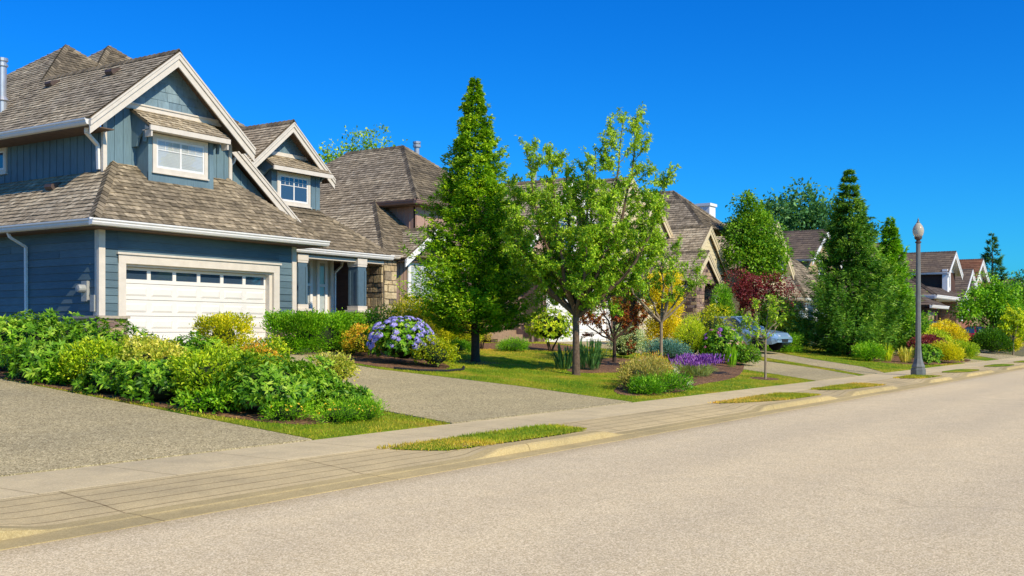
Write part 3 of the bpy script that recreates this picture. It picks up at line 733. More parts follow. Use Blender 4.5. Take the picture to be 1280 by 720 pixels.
# dormer over the entry
pd=.84; gable(H,25.65,8.43,1.95,25.4,29.2,pitch=pd,wall=.5,rw=.24,gut=False)
Fd=front(25.9)
dm=MB(); bb(dm,Fd,[(24.15,5.5),(27.15,5.5),(27.15,7.35),(24.15,7.35)],.28); courses(dm,Fd,[(24.5,7.45),(26.8,7.45),(25.65,8.38)],.22,(.16,.4),.014,.004,(.3,.8)); dm.prism([(24.3,25.92,7.2),(27.0,25.92,7.2),(25.65,25.92,8.36)],(0,.1,0),.4)
dm.box((24.15,25.93,5.5),(27.15,28.6,6.9))
Fc=front(25.5); dm.fb(Fc,24.78,26.98,5.4,6.85,-.4,0,.5); dm.fb(Fc,26.55,26.6,5.4,6.8,0,.02,.6); dm.fb(Fc,26.77,26.82,5.4,6.8,0,.02,.6)
for x in (24.6,27.1): dm.prism([(x,25.22,6.82),(x,25.88,7.25),(x,25.88,6.4),(x,25.7,6.6),(x,25.5,6.75)],(.07,0,0),.55)
D=dm.build('dormer',M['bb_blue'],H.o); D['label']='small blue dormer wall with its own bay window'
t=MB(); slope(t,[(24.55,25.16,6.87),(27.22,25.16,6.87),(27.22,25.88,7.32),(24.55,25.88,7.32)],(.4,.9)); t.build('dormer_roof',M['shake'],D)
t=MB(); t.box((24.53,25.13,6.73),(27.24,25.18,6.86)); t.fb(Fd,24.4,26.9,7.33,7.45,-.02,.05); t.build('dormer_trim',M['trim'],D)
window(H.o,Fc,25.0,26.5,5.72,6.76,M,.11,2,True,None,.035)
# entry porch
w=H.mb('porch_wall'); w.box((23.16,25.15,zb),(27.2,25.25,4.0),.5)
P0=front(25.14)
for a,c in ((25.72,26.18),(26.44,26.88)):
    d=MB()
    d.fb(P0,a-.02,a+.09,1.4,4.0,0,.06); d.fb(P0,c-.09,c+.02,1.4,4.0,0,.06); d.fb(P0,a+.09,c-.09,3.88,4.0,0,.06); d.fb(P0,a+.09,c-.09,2.1,2.25,0,.06); d.fb(P0,a+.09,c-.09,3.1,3.18,0,.06)
    D=d.build('porch_window',M['white2'],H.o)
    p=MB(); [p.face([P0.P(a+.09,u0,.03),P0.P(c-.09,u0,.03),P0.P(c-.09,u1,.03),P0.P(a+.09,u1,.03)]) for u0,u1 in ((2.25,3.1),(3.18,3.88))]; p.build('pane',M['glassclear'],D)
    q=MB(); z=2.26
    while z<3.08: q.face([P0.P(a+.09,z,.006),P0.P(c-.09,z,.006),P0.P(c-.09,z+.036,.001),P0.P(a+.09,z+.036,.001)]); z+=.04
    q.build('blind',M['blind'],D)
column(H.o,24.4,23.98,zb,4.0,M,.46,1.12); column(H.o,27.1,23.95,zb,4.0,M,.46,1.12)
t=H.mb('porch_beam'); t.box((23.2,23.82,3.88),(28.3,24.1,3.985))
t=H.mb('porch_floor'); t.box((23.2,23.7,zb-.05),(28.4,26.6,zb+.12))
t=H.mb('corner_board'); t.box((27.05,25.08,zb),(27.2,25.3,4.0)); t.box((27.1,25.3,zb),(27.2,30,4.0))
# pipes, vents, meter
downspout(H.o,[(16.06,25.9,4.12),(16.12,25.9,4.0),(16.5,25.82,3.78),(16.52,25.82,1.2)],M)
downspout(H.o,[(17.1,24.15,6.8),(17.12,24.2,6.66),(17.62,24.42,6.42),(17.64,24.42,5.8)],M,.09)
downspout(H.o,[(22.3,24.45,6.72),(22.3,24.5,6.62),(22.05,24.6,6.3),(22.02,24.6,6.0)],M)
downspout(H.o,[(27.75,25.2,4.0),(27.72,25.2,3.85),(27.3,25.12,3.6),(27.28,25.12,1.3)],M)
for pts,(px,py) in (([(16.95,23.8,6.97),(19.7,23.8,9.2),(19.7,30,9.2)],(19.05,25.85)),([(16.95,23.8,6.97),(19.7,23.8,9.2),(19.7,30,9.2)],(19.1,28.7)),([(16,22.3,4.29),(17.72,24.02,5.77),(17.72,36,5.77)],(17.15,25.75))):
    Fv,_=slopeF(pts); z=pts[0][2]+(px-pts[0][0])*(pts[1][2]-pts[0][2])/(pts[1][0]-pts[0][0]); a,c=Fv.to((px,py,z)); vent(H.o,Fv,a,c,M)
b=MB(); b.lathe([(.15,7.9),(.15,8.25),(.2,8.28),(.13,8.4),(.13,9.25),(.17,9.27),(.17,9.33),(.13,9.35),(.13,9.4),(.17,9.42),(.17,9.5),(.0,9.53)],(18.2,29.65,0),14); b.build('flue_pipe',M['metal'],H.o,smooth=False)
b=MB(); b.box((16.5,23.3,2.35),(16.585,23.52,2.85)); b.lathe([(.0,-.2),(.085,-.19),(.1,-.14),(.1,0)],(16.51,23.41,2.66),14,ax='x'); b.box((16.49,23.0,2.1),(16.585,23.16,2.5)); b.box((16.54,23.06,1.95),(16.58,23.1,2.1)); b.build('electric_meter',M['greybox'],H.o)
window(H.o,left(17.7),-29.6,-28.6,6.05,6.78,M,.1,1,False,None,.03)
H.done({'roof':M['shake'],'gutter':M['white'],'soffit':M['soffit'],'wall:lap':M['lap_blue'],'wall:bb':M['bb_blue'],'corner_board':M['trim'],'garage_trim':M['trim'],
 'stone_wainscot':[M['stone'],M['mortar']],'stone_cap':M['cap'],'belt_trim':M['trim'],'gable_wall':M['shingle_blue'],'barge_board':M['trim'],'bay':M['bb_blue'],'bay_trim':M['trim'],
 'porch_wall':M['trim'],'porch_beam':M['trim'],'porch_floor':M['cap']})
# ================================================================ house 2: brown stone-fronted house
H=House('brown_house','brown and pinkish house with tall hipped shake roof, rough stone corner and white garage',(34,25,1.17),trim='white2')
p2=.8; R=H.mb('roof'); z0=4.3; x0=28.66; y0=24.13
zl=lambda x: z0+p2*(x-x0)
H.L([(x0,y0,z0),(31.37,y0+2.71,zl(31.37)),(31.37,36,zl(31.37)),(x0,36,z0)])
H.L([(31.35,24.83,6.46),(34.71,28.19,9.14),(34.71,31.3,9.14),(31.35,34.7,6.46)],tint=(.35,.9))
H.F([(x0,y0,z0),(36.5,y0,z0),(36.5,26.9,zl(31.37)),(31.37,26.84,zl(31.37))],tint=(.05,.5))
H.F([(31.35,24.83,6.46),(38.07,24.83,6.46),(34.71,28.19,9.14)],tint=(.02,.4))
H.F([(38.07,24.83,6.46),(38.07,34.7,6.46),(34.71,31.3,9.14),(34.71,28.19,9.14)])
H.F([(31.35,34.7,6.46),(34.71,31.3,9.14),(38.07,34.7,6.46)])
for a,c in (((x0,y0,z0+.03),(31.37,26.84,6.5)),((31.35,24.83,6.49),(34.71,28.19,9.17)),((38.07,24.83,6.49),(34.71,28.19,9.17)),((34.71,28.19,9.17),(34.71,31.3,9.17))): caps(R,a,c,.12)
g=H.mb('gutter:wood'); gutter(g,(31.37,24.87,6.3),(31.37,27.0,6.3),(-1,0,0),.15,.12); gutter(g,(31.25,24.87,6.3),(38.1,24.87,6.3),(0,-1,0),.15,.12)
g2=H.mb('gutter'); gutter(g2,(x0-.1,y0+.04,4.13),(30,y0+.04,4.13),(0,-1,0)); gutter(g2,(x0+.03,y0,4.13),(x0+.03,36,4.13),(-1,0,0)); gutter(g2,(33,y0+.04,4.13),(36,y0+.04,4.13),(0,-1,0))
s=H.mb('soffit'); s.box((31.4,24.9,6.26),(38.0,34,6.29)); s.box((x0+.05,y0+.06,4.08),(36,25,4.11)); s.box((x0+.05,25,4.08),(29.3,34,4.11))
w=H.mb('wall:pink'); bb(w,left(31.8),[(-34,5),(-25.28,5),(-25.28,6.27),(-34,6.27)],.3); bb(w,front(25.25),[(31.8,4.6),(37.6,4.6),(37.6,6.27),(31.8,6.27)],.5); 
w=H.mb('wall:brown'); lap(w,left(29.1),-34,-25.15,zb,4.1)
w=H.mb('stone_pier'); stones(w,left(28.9),-25.3,-24.35,zb,4.09,(.14,.34),(.14,.4),.07); stones(w,front(24.33),28.88,29.55,zb,4.09,(.14,.34),(.16,.4),.05)
bb(H.mb('wall:taupe'),front(24.4),[(29.55,zb),(33.6,zb),(33.6,4.15),(29.55,4.15)],.22); bb(H.mb('wall:taupe'),right(33.6),[(24.41,zb),(26.4,zb),(26.4,4.1),(24.41,4.1)],.3)
gable(H,31.25,5.32,1.75,23.85,25.8,pitch=.66,wall=.5,rw=.24,cap=True,gut=False)
bb(H.mb('wall:taupe'),front(24.38),[(29.9,4.15),(32.6,4.15),(31.25,5.1)],.22)
window(H.o,front(24.36),30.22,32.3,2.0,4.1,{**M,'trim':M['white2']},.12,3,True,True,.04)
# porch and steps
w=H.mb('porch_wall'); w.box((33.7,26.4,zb),(37.6,26.5,4.6)); w.box((33.6,25.2,4.1),(37.6,25.35,4.62))
st=H.mb('porch_steps')
for k in range(4): st.box((33.9,23.0+.3*k,zb-.1),(36.1,24.2,zb+.17*(k+1)-.002*k))
st.box((33.7,24.2,zb-.1),(37.4,26.4,zb+.7))
t=H.mb('railing')
for k in range(9): t.box((36.16,23.1+.15*k,zb+.1+.08*k),(36.2,23.14+.15*k,zb+.95+.08*k))
t.bar((36.18,22.95,zb+.9),(36.18,24.4,zb+1.68),.07,.06); t.bar((36.18,22.95,zb+.18),(36.18,24.4,zb+.85),.05,.24); t.box((36.11,22.88,zb-.1),(36.25,23.02,zb+1.05))
for xx in (36.5,36.8,37.1): t.box((xx,24.2,zb+.75),(xx+.04,24.24,zb+1.6))
t.bar((36.2,24.22,zb+1.62),(37.5,24.22,zb+1.62),.07,.06)
for x in (33.75,36.35,37.3):
    b=MB(); b.box((x-.12,24.2,zb+.7),(x+.12,24.44,4.12)); b.box((x-.17,24.15,zb+.7),(x+.17,24.49,zb+.95)); b.build('porch_post',M['taupetrim'],H.o)
b=MB(); b.fb(front(26.38),34.4,35.4,zb+.7,zb+2.8,0,.05); D=b.build('front_door',M['darkbrown'],H.o)
# garage gable
wt=H.mb('wall:taupe'); Fg=front(23.4)
for a,c,e,f in ((37.45,38.0,zb,4.6),(43.4,43.75,zb,4.6),(38.0,43.4,3.35,4.6)): bb(wt,Fg,[(a,e),(c,e),(c,f),(a,f)],.22)
wt.box((37.46,23.5,zb),(37.56,28,4.6)); wt.box((43.65,23.5,zb),(43.74,28,4.6))
gd=H.mb('garage_trim'); gd.fb(Fg,37.9,38.06,zb,3.3,-.1,.05); gd.fb(Fg,43.36,43.5,zb,3.3,-.1,.05); gd.fb(Fg,37.9,43.5,3.3,3.45,-.1,.052)
garage_door(H.o,front(23.52),38.06,43.36,zb-.02,3.3,M,8,5,True,'white2')
zl_,zr_=gable(H,39.4,8.0,3.9,22.95,30,pitch=.88,hwr=4.6,wall=.45,rw=.28,gut=False)
w=H.mb('wall:pink'); w.prism([(35.7,23.45,4.6),(43.8,23.45,4.6),(43.8,23.45,4.0),(39.4,23.45,7.85),(35.7,23.45,4.62)],(0,.1,0)) if False else w.prism([(36.0,23.4,4.75),(42.9,23.4,4.75),(39.4,23.4,7.82)],(0,.1,0))
window(H.o,front(23.38),38.4,40.4,5.0,6.6,{**M,'trim':M['white2']},.14,2,True,None,.04)
H.F([(35.6,22.7,4.45),(43.95,22.7,4.45),(43.95,23.38,4.85),(35.6,23.38,4.85)])
gutter(g2,(35.6,22.74,4.3),(43.95,22.74,4.3),(0,-1,0)); s.box((35.6,22.75,4.25),(43.95,23.4,4.28))
b=MB(); b.lathe([(.11,8.2),(.11,9.35),(.17,9.37),(.17,9.47),(.12,9.5),(.17,9.53),(.17,9.6),(0,9.63)],(36.1,28.6,0),12); b.build('flue_pipe',M['metal'],H.o)
b=MB(); b.lathe([(.13,7.0),(.13,8.7),(.18,8.72),(.18,8.9),(0,8.95)],(40.4,25.5,0),12); b.build('flue_pipe',M['metal'],H.o)
vent(H.o,*(lambda q:(q[0],*q[0].to((37.1,26.0,9.14-(37.1-34.71)*.8))))(slopeF([(38.07,24.83,6.46),(38.07,34.7,6.46),(34.71,31.3,9.14)])),M)
for x in (37.62,37.8): downspout(H.o,[(x,23.3,4.3),(x,23.32,1.3)],{**M,'white':M['taupetrim']},.09)
H.done({'roof':M['shake'],'gutter':M['trim'],'gutter:wood':M['taupetrim'],'soffit':M['soffit'],'wall:pink':M['pink'],'wall:brown':M['brown'],'wall:taupe':M['taupe'],'stone_pier':[M['field'],M['mortar']],
 'barge_board':M['white2'],'porch_wall':M['taupe'],'porch_steps':M['wood'],'railing':M['taupetrim'],'garage_trim':M['white2']})
# ================================================================ house 3: beige house with stacked cream gables
H=House('beige_house','beige house with stacked cream gables and stone arch entry, behind the golden column shrub',(51,25,1.17))
k3=dict(exp=.2,w=(.16,.34)); R=H.mb('roof')
def cg(xa,za,hw,Y,yb,pitch,wm,**k):
    gable(H,xa,za,hw,Y,yb,pitch=pitch,wall=.18,rw=.3,exp=.2,w=(.16,.34),gut=False,**k)
    wp=MB(); h2=hw-.15
    courses(H.mb(wm),front(Y+.2),[(xa-h2,za-pitch*h2-.1),(xa+h2,za-pitch*h2-.1),(xa,za-.12)],.2,(2,4),.015,0,(.3,.7)) if wm!='stone_gable' else stones(H.mb(wm),front(Y+.2),xa-h2*.75,xa+h2*.75,za-pitch*h2-.2,za-pitch*h2*.62,(.1,.2),(.15,.4))
    H.mb(wm).prism([(xa-h2,Y+.21,za-pitch*h2-.1),(xa+h2,Y+.21,za-pitch*h2-.1),(xa,Y+.21,za-.12)],(0,.1,0),.4)
cg(49.4,9.4,2.6,25.25,34,.92,'wall:cream'); cg(51.4,8.55,2.2,24.9,31,.92,'wall:cream')
cg(53.75,7.2,2.75,22.9,29,.92,'wall:cream'); cg(51.85,5.7,1.85,22.2,26,.84,'stone_gable')
# main hips
for ax,ay,az,b0 in ((57.75,26.9,9.7,7.3),(55.8,25.3,8.85,7.2)):
    r=(az-b0)/.85
    H.L([(ax-r,ay-r,b0),(ax,ay,az),(ax,ay+5,az),(ax-r,ay+5+r,b0)],exp=.2,w=(.16,.34),tint=(.3,.8))
    H.F([(ax-r,ay-r,b0),(ax+r,ay-r,b0),(ax,ay,az)],exp=.2,w=(.16,.34),tint=(.02,.4)); H.F([(ax+r,ay-r,b0),(ax+r,ay+5+r,b0),(ax,ay+5,az),(ax,ay,az)],exp=.2,w=(.16,.34))
    caps(R,(ax-r,ay-r,b0+.03),(ax,ay,az+.03),.12); caps(R,(ax+r,ay-r,b0+.03),(ax,ay,az+.03),.12); caps(R,(ax,ay,az+.03),(ax,ay+5,az+.03),.12)
H.L([(55,30,9.2),(62,30,9.2),(62,32,7.6),(55,32,7.6)],tint=(.2,.6)); H.F([(55,28,7.6),(62,28,7.6),(62,30,9.2),(55,30,9.2)],tint=(.1,.5))
w=H.mb('wall:cream'); w.box((46.7,25.5,zb),(52,25.6,7.0)); w.box((46.7,25.6,zb),(46.8,33,7)); w.box((49.6,25.4,5),(53.5,25.48,6.6)); lap(w,left(49.5),-26.5,-25.42,4.6,6.5); w.box((50.6,24.0,zb),(57,24.1,5.3)); 
w.box((56.9,24.1,zb),(57,33,6.1)); w.box((46.8,32.9,zb),(57,33,7))
window(H.o,front(25.32),50.7,52.2,5.3,6.7,{**M,'trim':M['white2']},.12,2,True,None,.04)
# garage with low roof
H.F([(46.0,22.9,3.95),(52.6,22.9,3.95),(52.0,24.6,5.1),(46.8,24.6,5.1)],tint=(.02,.4),exp=.2,w=(.16,.34))
H.L([(46.0,22.9,3.95),(46.8,24.6,5.1),(46.8,26,5.1),(46.0,26,3.95)],exp=.2,w=(.16,.34))
g=H.mb('gutter'); gutter(g,(45.95,22.93,3.76),(52.75,22.93,3.76),(0,-1,0),.18,.14); H.mb('soffit').box((46,22.95,3.72),(52.7,24,3.75))

Fg=front(23.5); w=H.mb('wall:cream'); w.fb(Fg,46.6,47.0,zb,3.75,-.1,0); w.fb(Fg,47.0,50.85,3.45,3.75,-.1,0)
gt=H.mb('garage_trim'); gt.fb(Fg,46.9,47.1,zb,3.4,-.1,.05); gt.fb(Fg,50.6,50.85,zb,3.4,-.1,.05); gt.fb(Fg,46.9,50.85,3.4,3.6,-.1,.052)
garage_door(H.o,front(23.6),47.1,50.6,zb,3.4,M,4,5,False,'gdcream')
sp=H.mb('stone_pier'); 
for a,c in ((50.85,51.75),(53.5,54.4)): stones(sp,front(22.42),a,c,zb,4.3,(.1,.22),(.15,.45)); stones(sp,left(a),-23.6,-22.42,zb,4.3,(.1,.22),(.15,.45))
# arch over the entry
ar=MB(); N=12; arc=[(52.62+.87*math.cos(PI-PI*i/N),3.5+.75*math.sin(PI*i/N)) for i in range(N+1)]
for i in range(N): ar.prism([(arc[i][0],22.43,arc[i][1]),(arc[i+1][0],22.43,arc[i+1][1]),(arc[i+1][0],22.43,4.75),(arc[i][0],22.43,4.75)],(0,.3,0),random.random())
ar.build('entry_arch',M['stone'],H.o)
b=MB(); b.lathe([(.2,zb),(.2,zb+.15),(.13,zb+.2),(.12,3.3),(.18,3.4),(.18,3.5)],(53.15,22.4,0),14); b.build('column',M['white2'],H.o,smooth=False)
b=MB(); b.box((52.4,23.9,zb),(54.5,23.98,4.6)); b.build('entry_wall',M['darkbrown'],H.o)
H.done({'roof':M['shake'],'gutter':M['trim'],'soffit':M['soffit'],'wall:cream':M['cream'],'stone_gable':[M['stone'],M['mortar']],'stone_pier':[M['stone'],M['mortar']],'barge_board':M['creamtrim'],'garage_trim':M['trim']})
# ================================================================ house 4: grey shingled house partly behind the spruces
H=House('grey_house','grey shingled house with white panelled door and cream gable, left of the tall spruces',(66,24,1.17)); R=H.mb('roof')
gable(H,63.1,8.2,2.9,22.6,32,pitch=1.0,wall=.4,rw=.34,exp=.22,w=(.2,.4),gut=False)
w=H.mb('wall:cream'); courses(w,front(23.05),[(60.4,5.3),(65.8,5.3),(63.1,8.0)],.2,(2,4),.015,0); w.box((60.4,23.06,zb),(65.8,23.2,5.35)); w.prism([(60.4,23.06,5.3),(65.8,23.06,5.3),(63.1,23.06,8.0)],(0,.1,0)); w.box((60.4,23.2,zb),(60.5,32,5.4))
b=MB(); b.box((61.3,26.2,6.0),(62.2,27,9.2)); b.box((61.22,26.12,9.2),(62.28,27.08,9.36)); b.build('chimney',M['white2'],H.o)
window(H.o,front(23.03),63.6,65.2,4.9,6.3,{**M,'trim':M['white2']},.12,2,True,None,.05)
H.L([(66.2,21.9,3.75),(68.6,24.3,6.4),(68.6,32,6.4),(66.2,32,3.75)],exp=.22,w=(.2,.4)); H.F([(66.2,21.9,3.75),(74,21.9,3.75),(71.6,24.3,6.4),(68.6,24.3,6.4)],exp=.22,w=(.2,.4)); caps(R,(66.2,21.9,3.78),(68.6,24.3,6.43),.13)
gutter(H.mb('gutter'),(66.1,21.94,3.58),(74,21.94,3.58),(0,-1,0)); gutter(H.mb('gutter'),(66.22,21.94,3.58),(66.22,30,3.58),(-1,0,0)); H.mb('soffit').box((66.2,21.95,3.54),(74,22.6,3.57))
w=H.mb('wall:shingle'); courses(w,left(66.7),[(-30,zb),(-22.5,zb),(-22.5,3.6),(-30,3.6)],.2,(.12,.3),.02,.005); courses(w,front(22.5),[(66.7,zb),(74,zb),(74,3.6),(66.7,3.6)],.2,(.12,.3),.02,.005); w.box((66.72,22.52,zb),(74,30,3.6))
b=MB(); Fd=front(22.47); b.fb(Fd,67.5,67.75,zb,3.35,-.02,.08); b.fb(Fd,69.6,69.85,zb,3.35,-.02,.08); b.fb(Fd,67.4,69.95,3.35,3.65,-.02,.1); b.build('door_casing',M['white2'],H.o)
b=MB(); b.fb(Fd,67.75,69.6,zb,3.35,-.02,.02); 
for q in ((67.9,68.6),(68.75,69.45)): b.fb(Fd,q[0],q[1],zb+.15,zb+.9,.021,.04)
D=b.build('front_door',M['greybox'],H.o); b=MB(); b.fb(Fd,68.2,69.15,zb+1.05,zb+1.95,.022,.035); b.build('door_window',M['glass'],D)
H.done({'roof':M['shake'],'gutter':M['white2'],'soffit':M['white2'],'wall:cream':M['cream'],'wall:shingle':M['grey_shingle'],'barge_board':M['creamtrim']})
# ================================================================ house 5: tan house behind
H=House('tan_house','tan house with wide ribbed roof rising behind the spruces',(76,26,1.17))
gable(H,76,8.75,3.3,23.6,36,pitch=.66,wall=.4,rw=.34,exp=.3,w=(.3,.5),gut=True)
w=H.mb('wall'); w.box((73.2,24.05,zb),(78.8,24.2,6.7)); w.box((73.2,24.2,zb),(73.3,36,6.7)); w.prism([(73.2,24.05,6.6),(78.8,24.05,6.6),(76,24.05,8.5)],(0,.15,0)); w.box((78.7,24.2,zb),(78.8,36,6.7))
window(H.o,front(24.02),75.2,76.8,5.3,6.6,{**M,'trim':M['white2']},.12,2,True,None,.05)
H.done({'roof':M['shingle_tile'],'gutter':M['trim'],'soffit':M['soffit'],'wall':M['tan'],'barge_board':M['white2']})
# ================================================================ house 6: brick house right of the lamp post
H=House('brick_house','brown house with brick piers and white gable, just right of the lamp post',(83,20,.8)); gz=.75; R=H.mb('roof')
k6=dict(exp=.3,w=(.3,.5),rw=.34)
gable(H,88.4,7.75,2.5,17.6,27,pitch=.66,wall=.5,**k6); gable(H,85.6,8.4,2.2,21.5,28,pitch=.66,wall=.4,gut=False,**k6)
w=H.mb('wall'); w.box((86.2,18.1,4.3),(90.6,18.2,6.2)); w.box((86.2,18.2,4.3),(86.3,27,6.1)); w.box((90.5,18.2,gz),(90.6,27,6.1)); w.box((80.6,18.9,gz),(90.5,19.0,4.4)); w.box((79.4,18.8,gz),(79.5,27,4.4))
t=H.mb('gable_wall'); t.prism([(86.2,18.12,6.1),(90.6,18.12,6.1),(88.4,18.12,7.55)],(0,.1,0))
window(H.o,front(18.06),86.6,88.4,4.75,6.1,{**M,'trim':M['white2']},.2,2,True,None,.08)
b=MB(); b.box((85.9,17.7,4.5),(86.5,18.08,6.3)); b.build('bay',M['white2'],H.o)
H.L([(78.9,17.0,4.15),(81.4,19.5,5.75),(81.4,27,5.75),(78.9,27,4.15)],exp=.3,w=(.3,.5)); H.F([(78.9,17.0,4.15),(88.2,17.0,4.15),(88.2,18.1,4.85),(80.0,18.1,4.85)],exp=.3,w=(.3,.5)); caps(R,(78.9,17,4.2),(81.4,19.5,5.8),.16)
g=H.mb('gutter'); gutter(g,(78.8,17.05,3.95),(88.3,17.05,3.95),(0,-1,0),.22,.15); gutter(g,(78.95,17.05,3.95),(78.95,27,3.95),(-1,0,0),.22,.15); H.mb('soffit').box((78.9,17.1,3.9),(88.2,19,3.94))
bk=H.mb('brick_pier')
for a,c in ((79.4,81.3),(88.0,89.6)):
    F=front(17.5); stones(bk,F,a,c,gz,3.95,(.075,.085),(.2,.23),.012); stones(bk,left(a),-18.8,-17.5,gz,3.95,(.075,.085),(.2,.23),.012)
b=MB(); b.fb(front(18.86),84.6,86.0,gz,3.6,0,.1); b.fb(front(18.86),86.9,87.5,gz,3.9,0,.12); b.build('entry_trim',M['white2'],H.o)
window(H.o,front(18.84),82.4,84.4,1.7,3.4,{**M,'trim':M['white2']},.14,2,True,None,.08)
H.L([(75.6,16.6,3.4),(76.6,17.6,4.0),(76.6,24,4.0),(75.6,24,3.4)],exp=.3,w=(.3,.5)); H.F([(75.6,16.6,3.4),(80.6,16.6,3.4),(79.6,17.6,4.0),(76.6,17.6,4.0)],exp=.3,w=(.3,.5)); gutter(g,(75.5,16.64,3.2),(80.7,16.64,3.2),(0,-1,0),.2,.15)
w=H.mb('garage_wall'); w.box((76,17.0,gz),(76.4,17.1,3.2)); w.box((78.9,17,gz),(79.4,17.1,3.2)); w.box((76,17.1,gz),(76.1,24,3.3)); w.box((76.4,17,3.0),(78.9,17.1,3.2))
garage_door(H.o,front(17.15),76.4,78.9,gz,3.0,M,4,4,False,'gdtan')
H.done({'roof':M['shingle_tile'],'gutter':M['white2'],'soffit':M['white2'],'wall':M['darkbrown'],'gable_wall':M['white2'],'barge_board':M['white2'],'brick_pier':[M['brick'],M['mortar']],'garage_wall':M['darkbrown']})
# houses 7-8 and the far end
def farhouse(name,label,parts,roofm,wallm,loc):
    H=House(name,label,loc)
    for xa,za,hw,Y,yb,p in parts:
        gable(H,xa,za,hw,Y,yb,pitch=p,wall=.4,exp=.32,w=(.35,.6),rw=.4,gut=True)
        zl=za-p*hw; h2=hw-.3; w=H.mb('wall'); w.box((xa-h2,Y+.45,.6),(xa+h2,Y+.55,zl+.1)); w.box((xa-h2,Y+.55,.6),(xa-h2+.1,yb,zl+.1)); w.box((xa+h2-.1,Y+.55,.6),(xa+h2,yb,zl+.1))
        H.mb('gable_wall').prism([(xa-h2,Y+.44,zl),(xa+h2,Y+.44,zl),(xa,Y+.44,za-.25)],(0,.12,0))
        window(H.o,front(Y+.43),xa-.8,xa+.8,zl-1.7,zl-.2,{**M,'trim':M['white2']},.16,2,True,None,.06)
    H.done({'roof':roofm,'gutter':M['white2'],'soffit':M['white2'],'wall':wallm,'gable_wall':M['white2'],'barge_board':M['white2']})
farhouse('gabled_house','house with grey roof and white-edged front gable beyond the brick house',[(100.2,7.0,2.6,18.6,30,.75),(95.2,5.0,1.0,18.2,22,.75)],M['shingle_tile'],M['brick'],(100,20,.8))
farhouse('red_roofed_house','house with reddish brown tiled roof, right end of the row',[(109.5,8.4,3.2,19.4,32,.62),(112,6.3,2.6,18.9,24,.62)],M['shingle_red'],M['tan'],(109,21,.8))
farhouse('distant_house','small distant house with white gables above the trees at the far right',[(150,8.3,4,22,30,.7),(158.5,8.2,3.6,22,30,.7),(168,8.1,3.6,23,30,.7)],M['shingle_tile'],M['tan'],(156,24,.8))
# ---------------------------------------------------------------- vegetation
def unit(a): return a/np.maximum(np.linalg.norm(a,axis=1,keepdims=True),1e-9)
def rdir(n): return unit(RNG.normal(size=(n,3)))
def leafquads(c,d,nrm,L,W,fold=.18):
    d=unit(d); s=unit(np.cross(d,nrm)); n=np.cross(s,d); L=np.asarray(L)[:,None]; W=np.asarray(W)[:,None]
    m=c+d*L*.45+n*W*fold
    return np.stack([c,m+s*W*.5,c+d*L-n*W*fold*.6,m-s*W*.5],1).reshape(-1,3)
def foliage(name,c,d,nrm,L,W,t,mat,parent=None,loc=None,core=None,coremat=None):
    q=leafquads(c,d,nrm,L,W); 
    return nmesh(name,q,4,t,mat,parent,loc)
LM={}
def LMt(k,cols,**kw): LM[k]=leafmat('foliage_'+k,cols,**kw)
LMt('rhodo',['#244608','#4a7c12','#78a822','#b4cc48'])
LMt('lime',['#5c8210','#98b81c','#ccd62c','#ecec50'])
LMt('variegated',['#7c9624','#c4c642','#ecdf6c','#f6ec98'])
LMt('boxwood',['#38680c','#66a014','#92c024','#b8d838'])
LMt('cedar',['#2e5c0a','#5f9412','#98bc1e','#ccdc3a'])
LMt('cherry',['#3a640e','#6c9c1c','#a2c232','#cfdc58'])
LMt('maple',['#2f5a0e','#5a8c1a','#86b028','#b4d044'])
LMt('spruce',['#1c4010','#3e7420','#74a030','#b0cc54'])
LMt('cypress',['#2c5c0e','#569018','#82b822','#b4d83c'])
LMt('gold',[(.27,.25,.006,1),(.52,.45,.008,1),(.76,.64,.014,1),(.9,.85,.06,1)])
LMt('goldgreen',['#6a880c','#a8b414','#d4cc24','#f0e440'])
LMt('burgundy',['#3c1218','#68282e','#944048','#b46468'])
LMt('redgreen',['#5c2214','#943a22','#8c7226','#749428'])
LMt('bluegreen',['#284e44','#447870','#70a094','#a4ccb8'])
LMt('sage',['#64844c','#9cb47a','#c8d4a0','#ececc4'])
LMt('fargreen',['#224626','#3c6a3c','#5c8e54','#86b068'])
LMt('dry',['#727828','#a49c48','#bca85c','#88a436'])
LMt('orangeleaf',['#66841a','#b0b82a','#ecbc34','#ec9044'])
LMt('yucca',['#28502a','#44703c','#6c9856','#a0c078'])
LMt('lavleaf',['#648440','#88a056','#a8b870','#c8d08c'])
def petal(k,cols): LM[k]=leafmat('petal_'+k,cols,trans=.2,rough=.6)
petal('violetblue',['#7070c4','#8f8ad8','#aca2e8','#c8bcf2']); petal('purple',['#5a2a86','#7a3fa8','#9a60c0','#b184d0'])
petal('magenta',['#8a1f6c','#b03a94','#cc62b0','#e08ac6']); petal('yellowp',['#e0a800','#f2c414','#ffd83a','#ffe46a'])
petal('redp',['#a81830','#d02a44','#e2506a','#f08a98']); petal('pinkp',['#d88a90','#eab0a8','#f4c8bc','#fae0d8']); petal('whitep',['#cfccba','#e4e0d0','#f0ece0','#ffffff'])
M['bark']=plain('tree_bark','#6f5b49',.95,0,.45,14,.6); M['barkdark']=plain('dark_bark','#4a3a2e',.95,0,.4,16,.6); M['barklight']=plain('pale_bark','#97866d',.9,0,.35,12,.4)
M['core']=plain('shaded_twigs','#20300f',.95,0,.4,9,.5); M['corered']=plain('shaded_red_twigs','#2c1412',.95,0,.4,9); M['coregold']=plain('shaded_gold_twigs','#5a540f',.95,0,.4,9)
def lumpfn(seed,k=9,amp=.22):
    r=np.random.default_rng(seed); D=unit(r.normal(size=(k,3))); a=r.uniform(.3,1,k)*amp
    return lambda d: 1-amp*.5+(a*np.exp(7*(np.atleast_2d(d)@D.T-1))).sum(1)
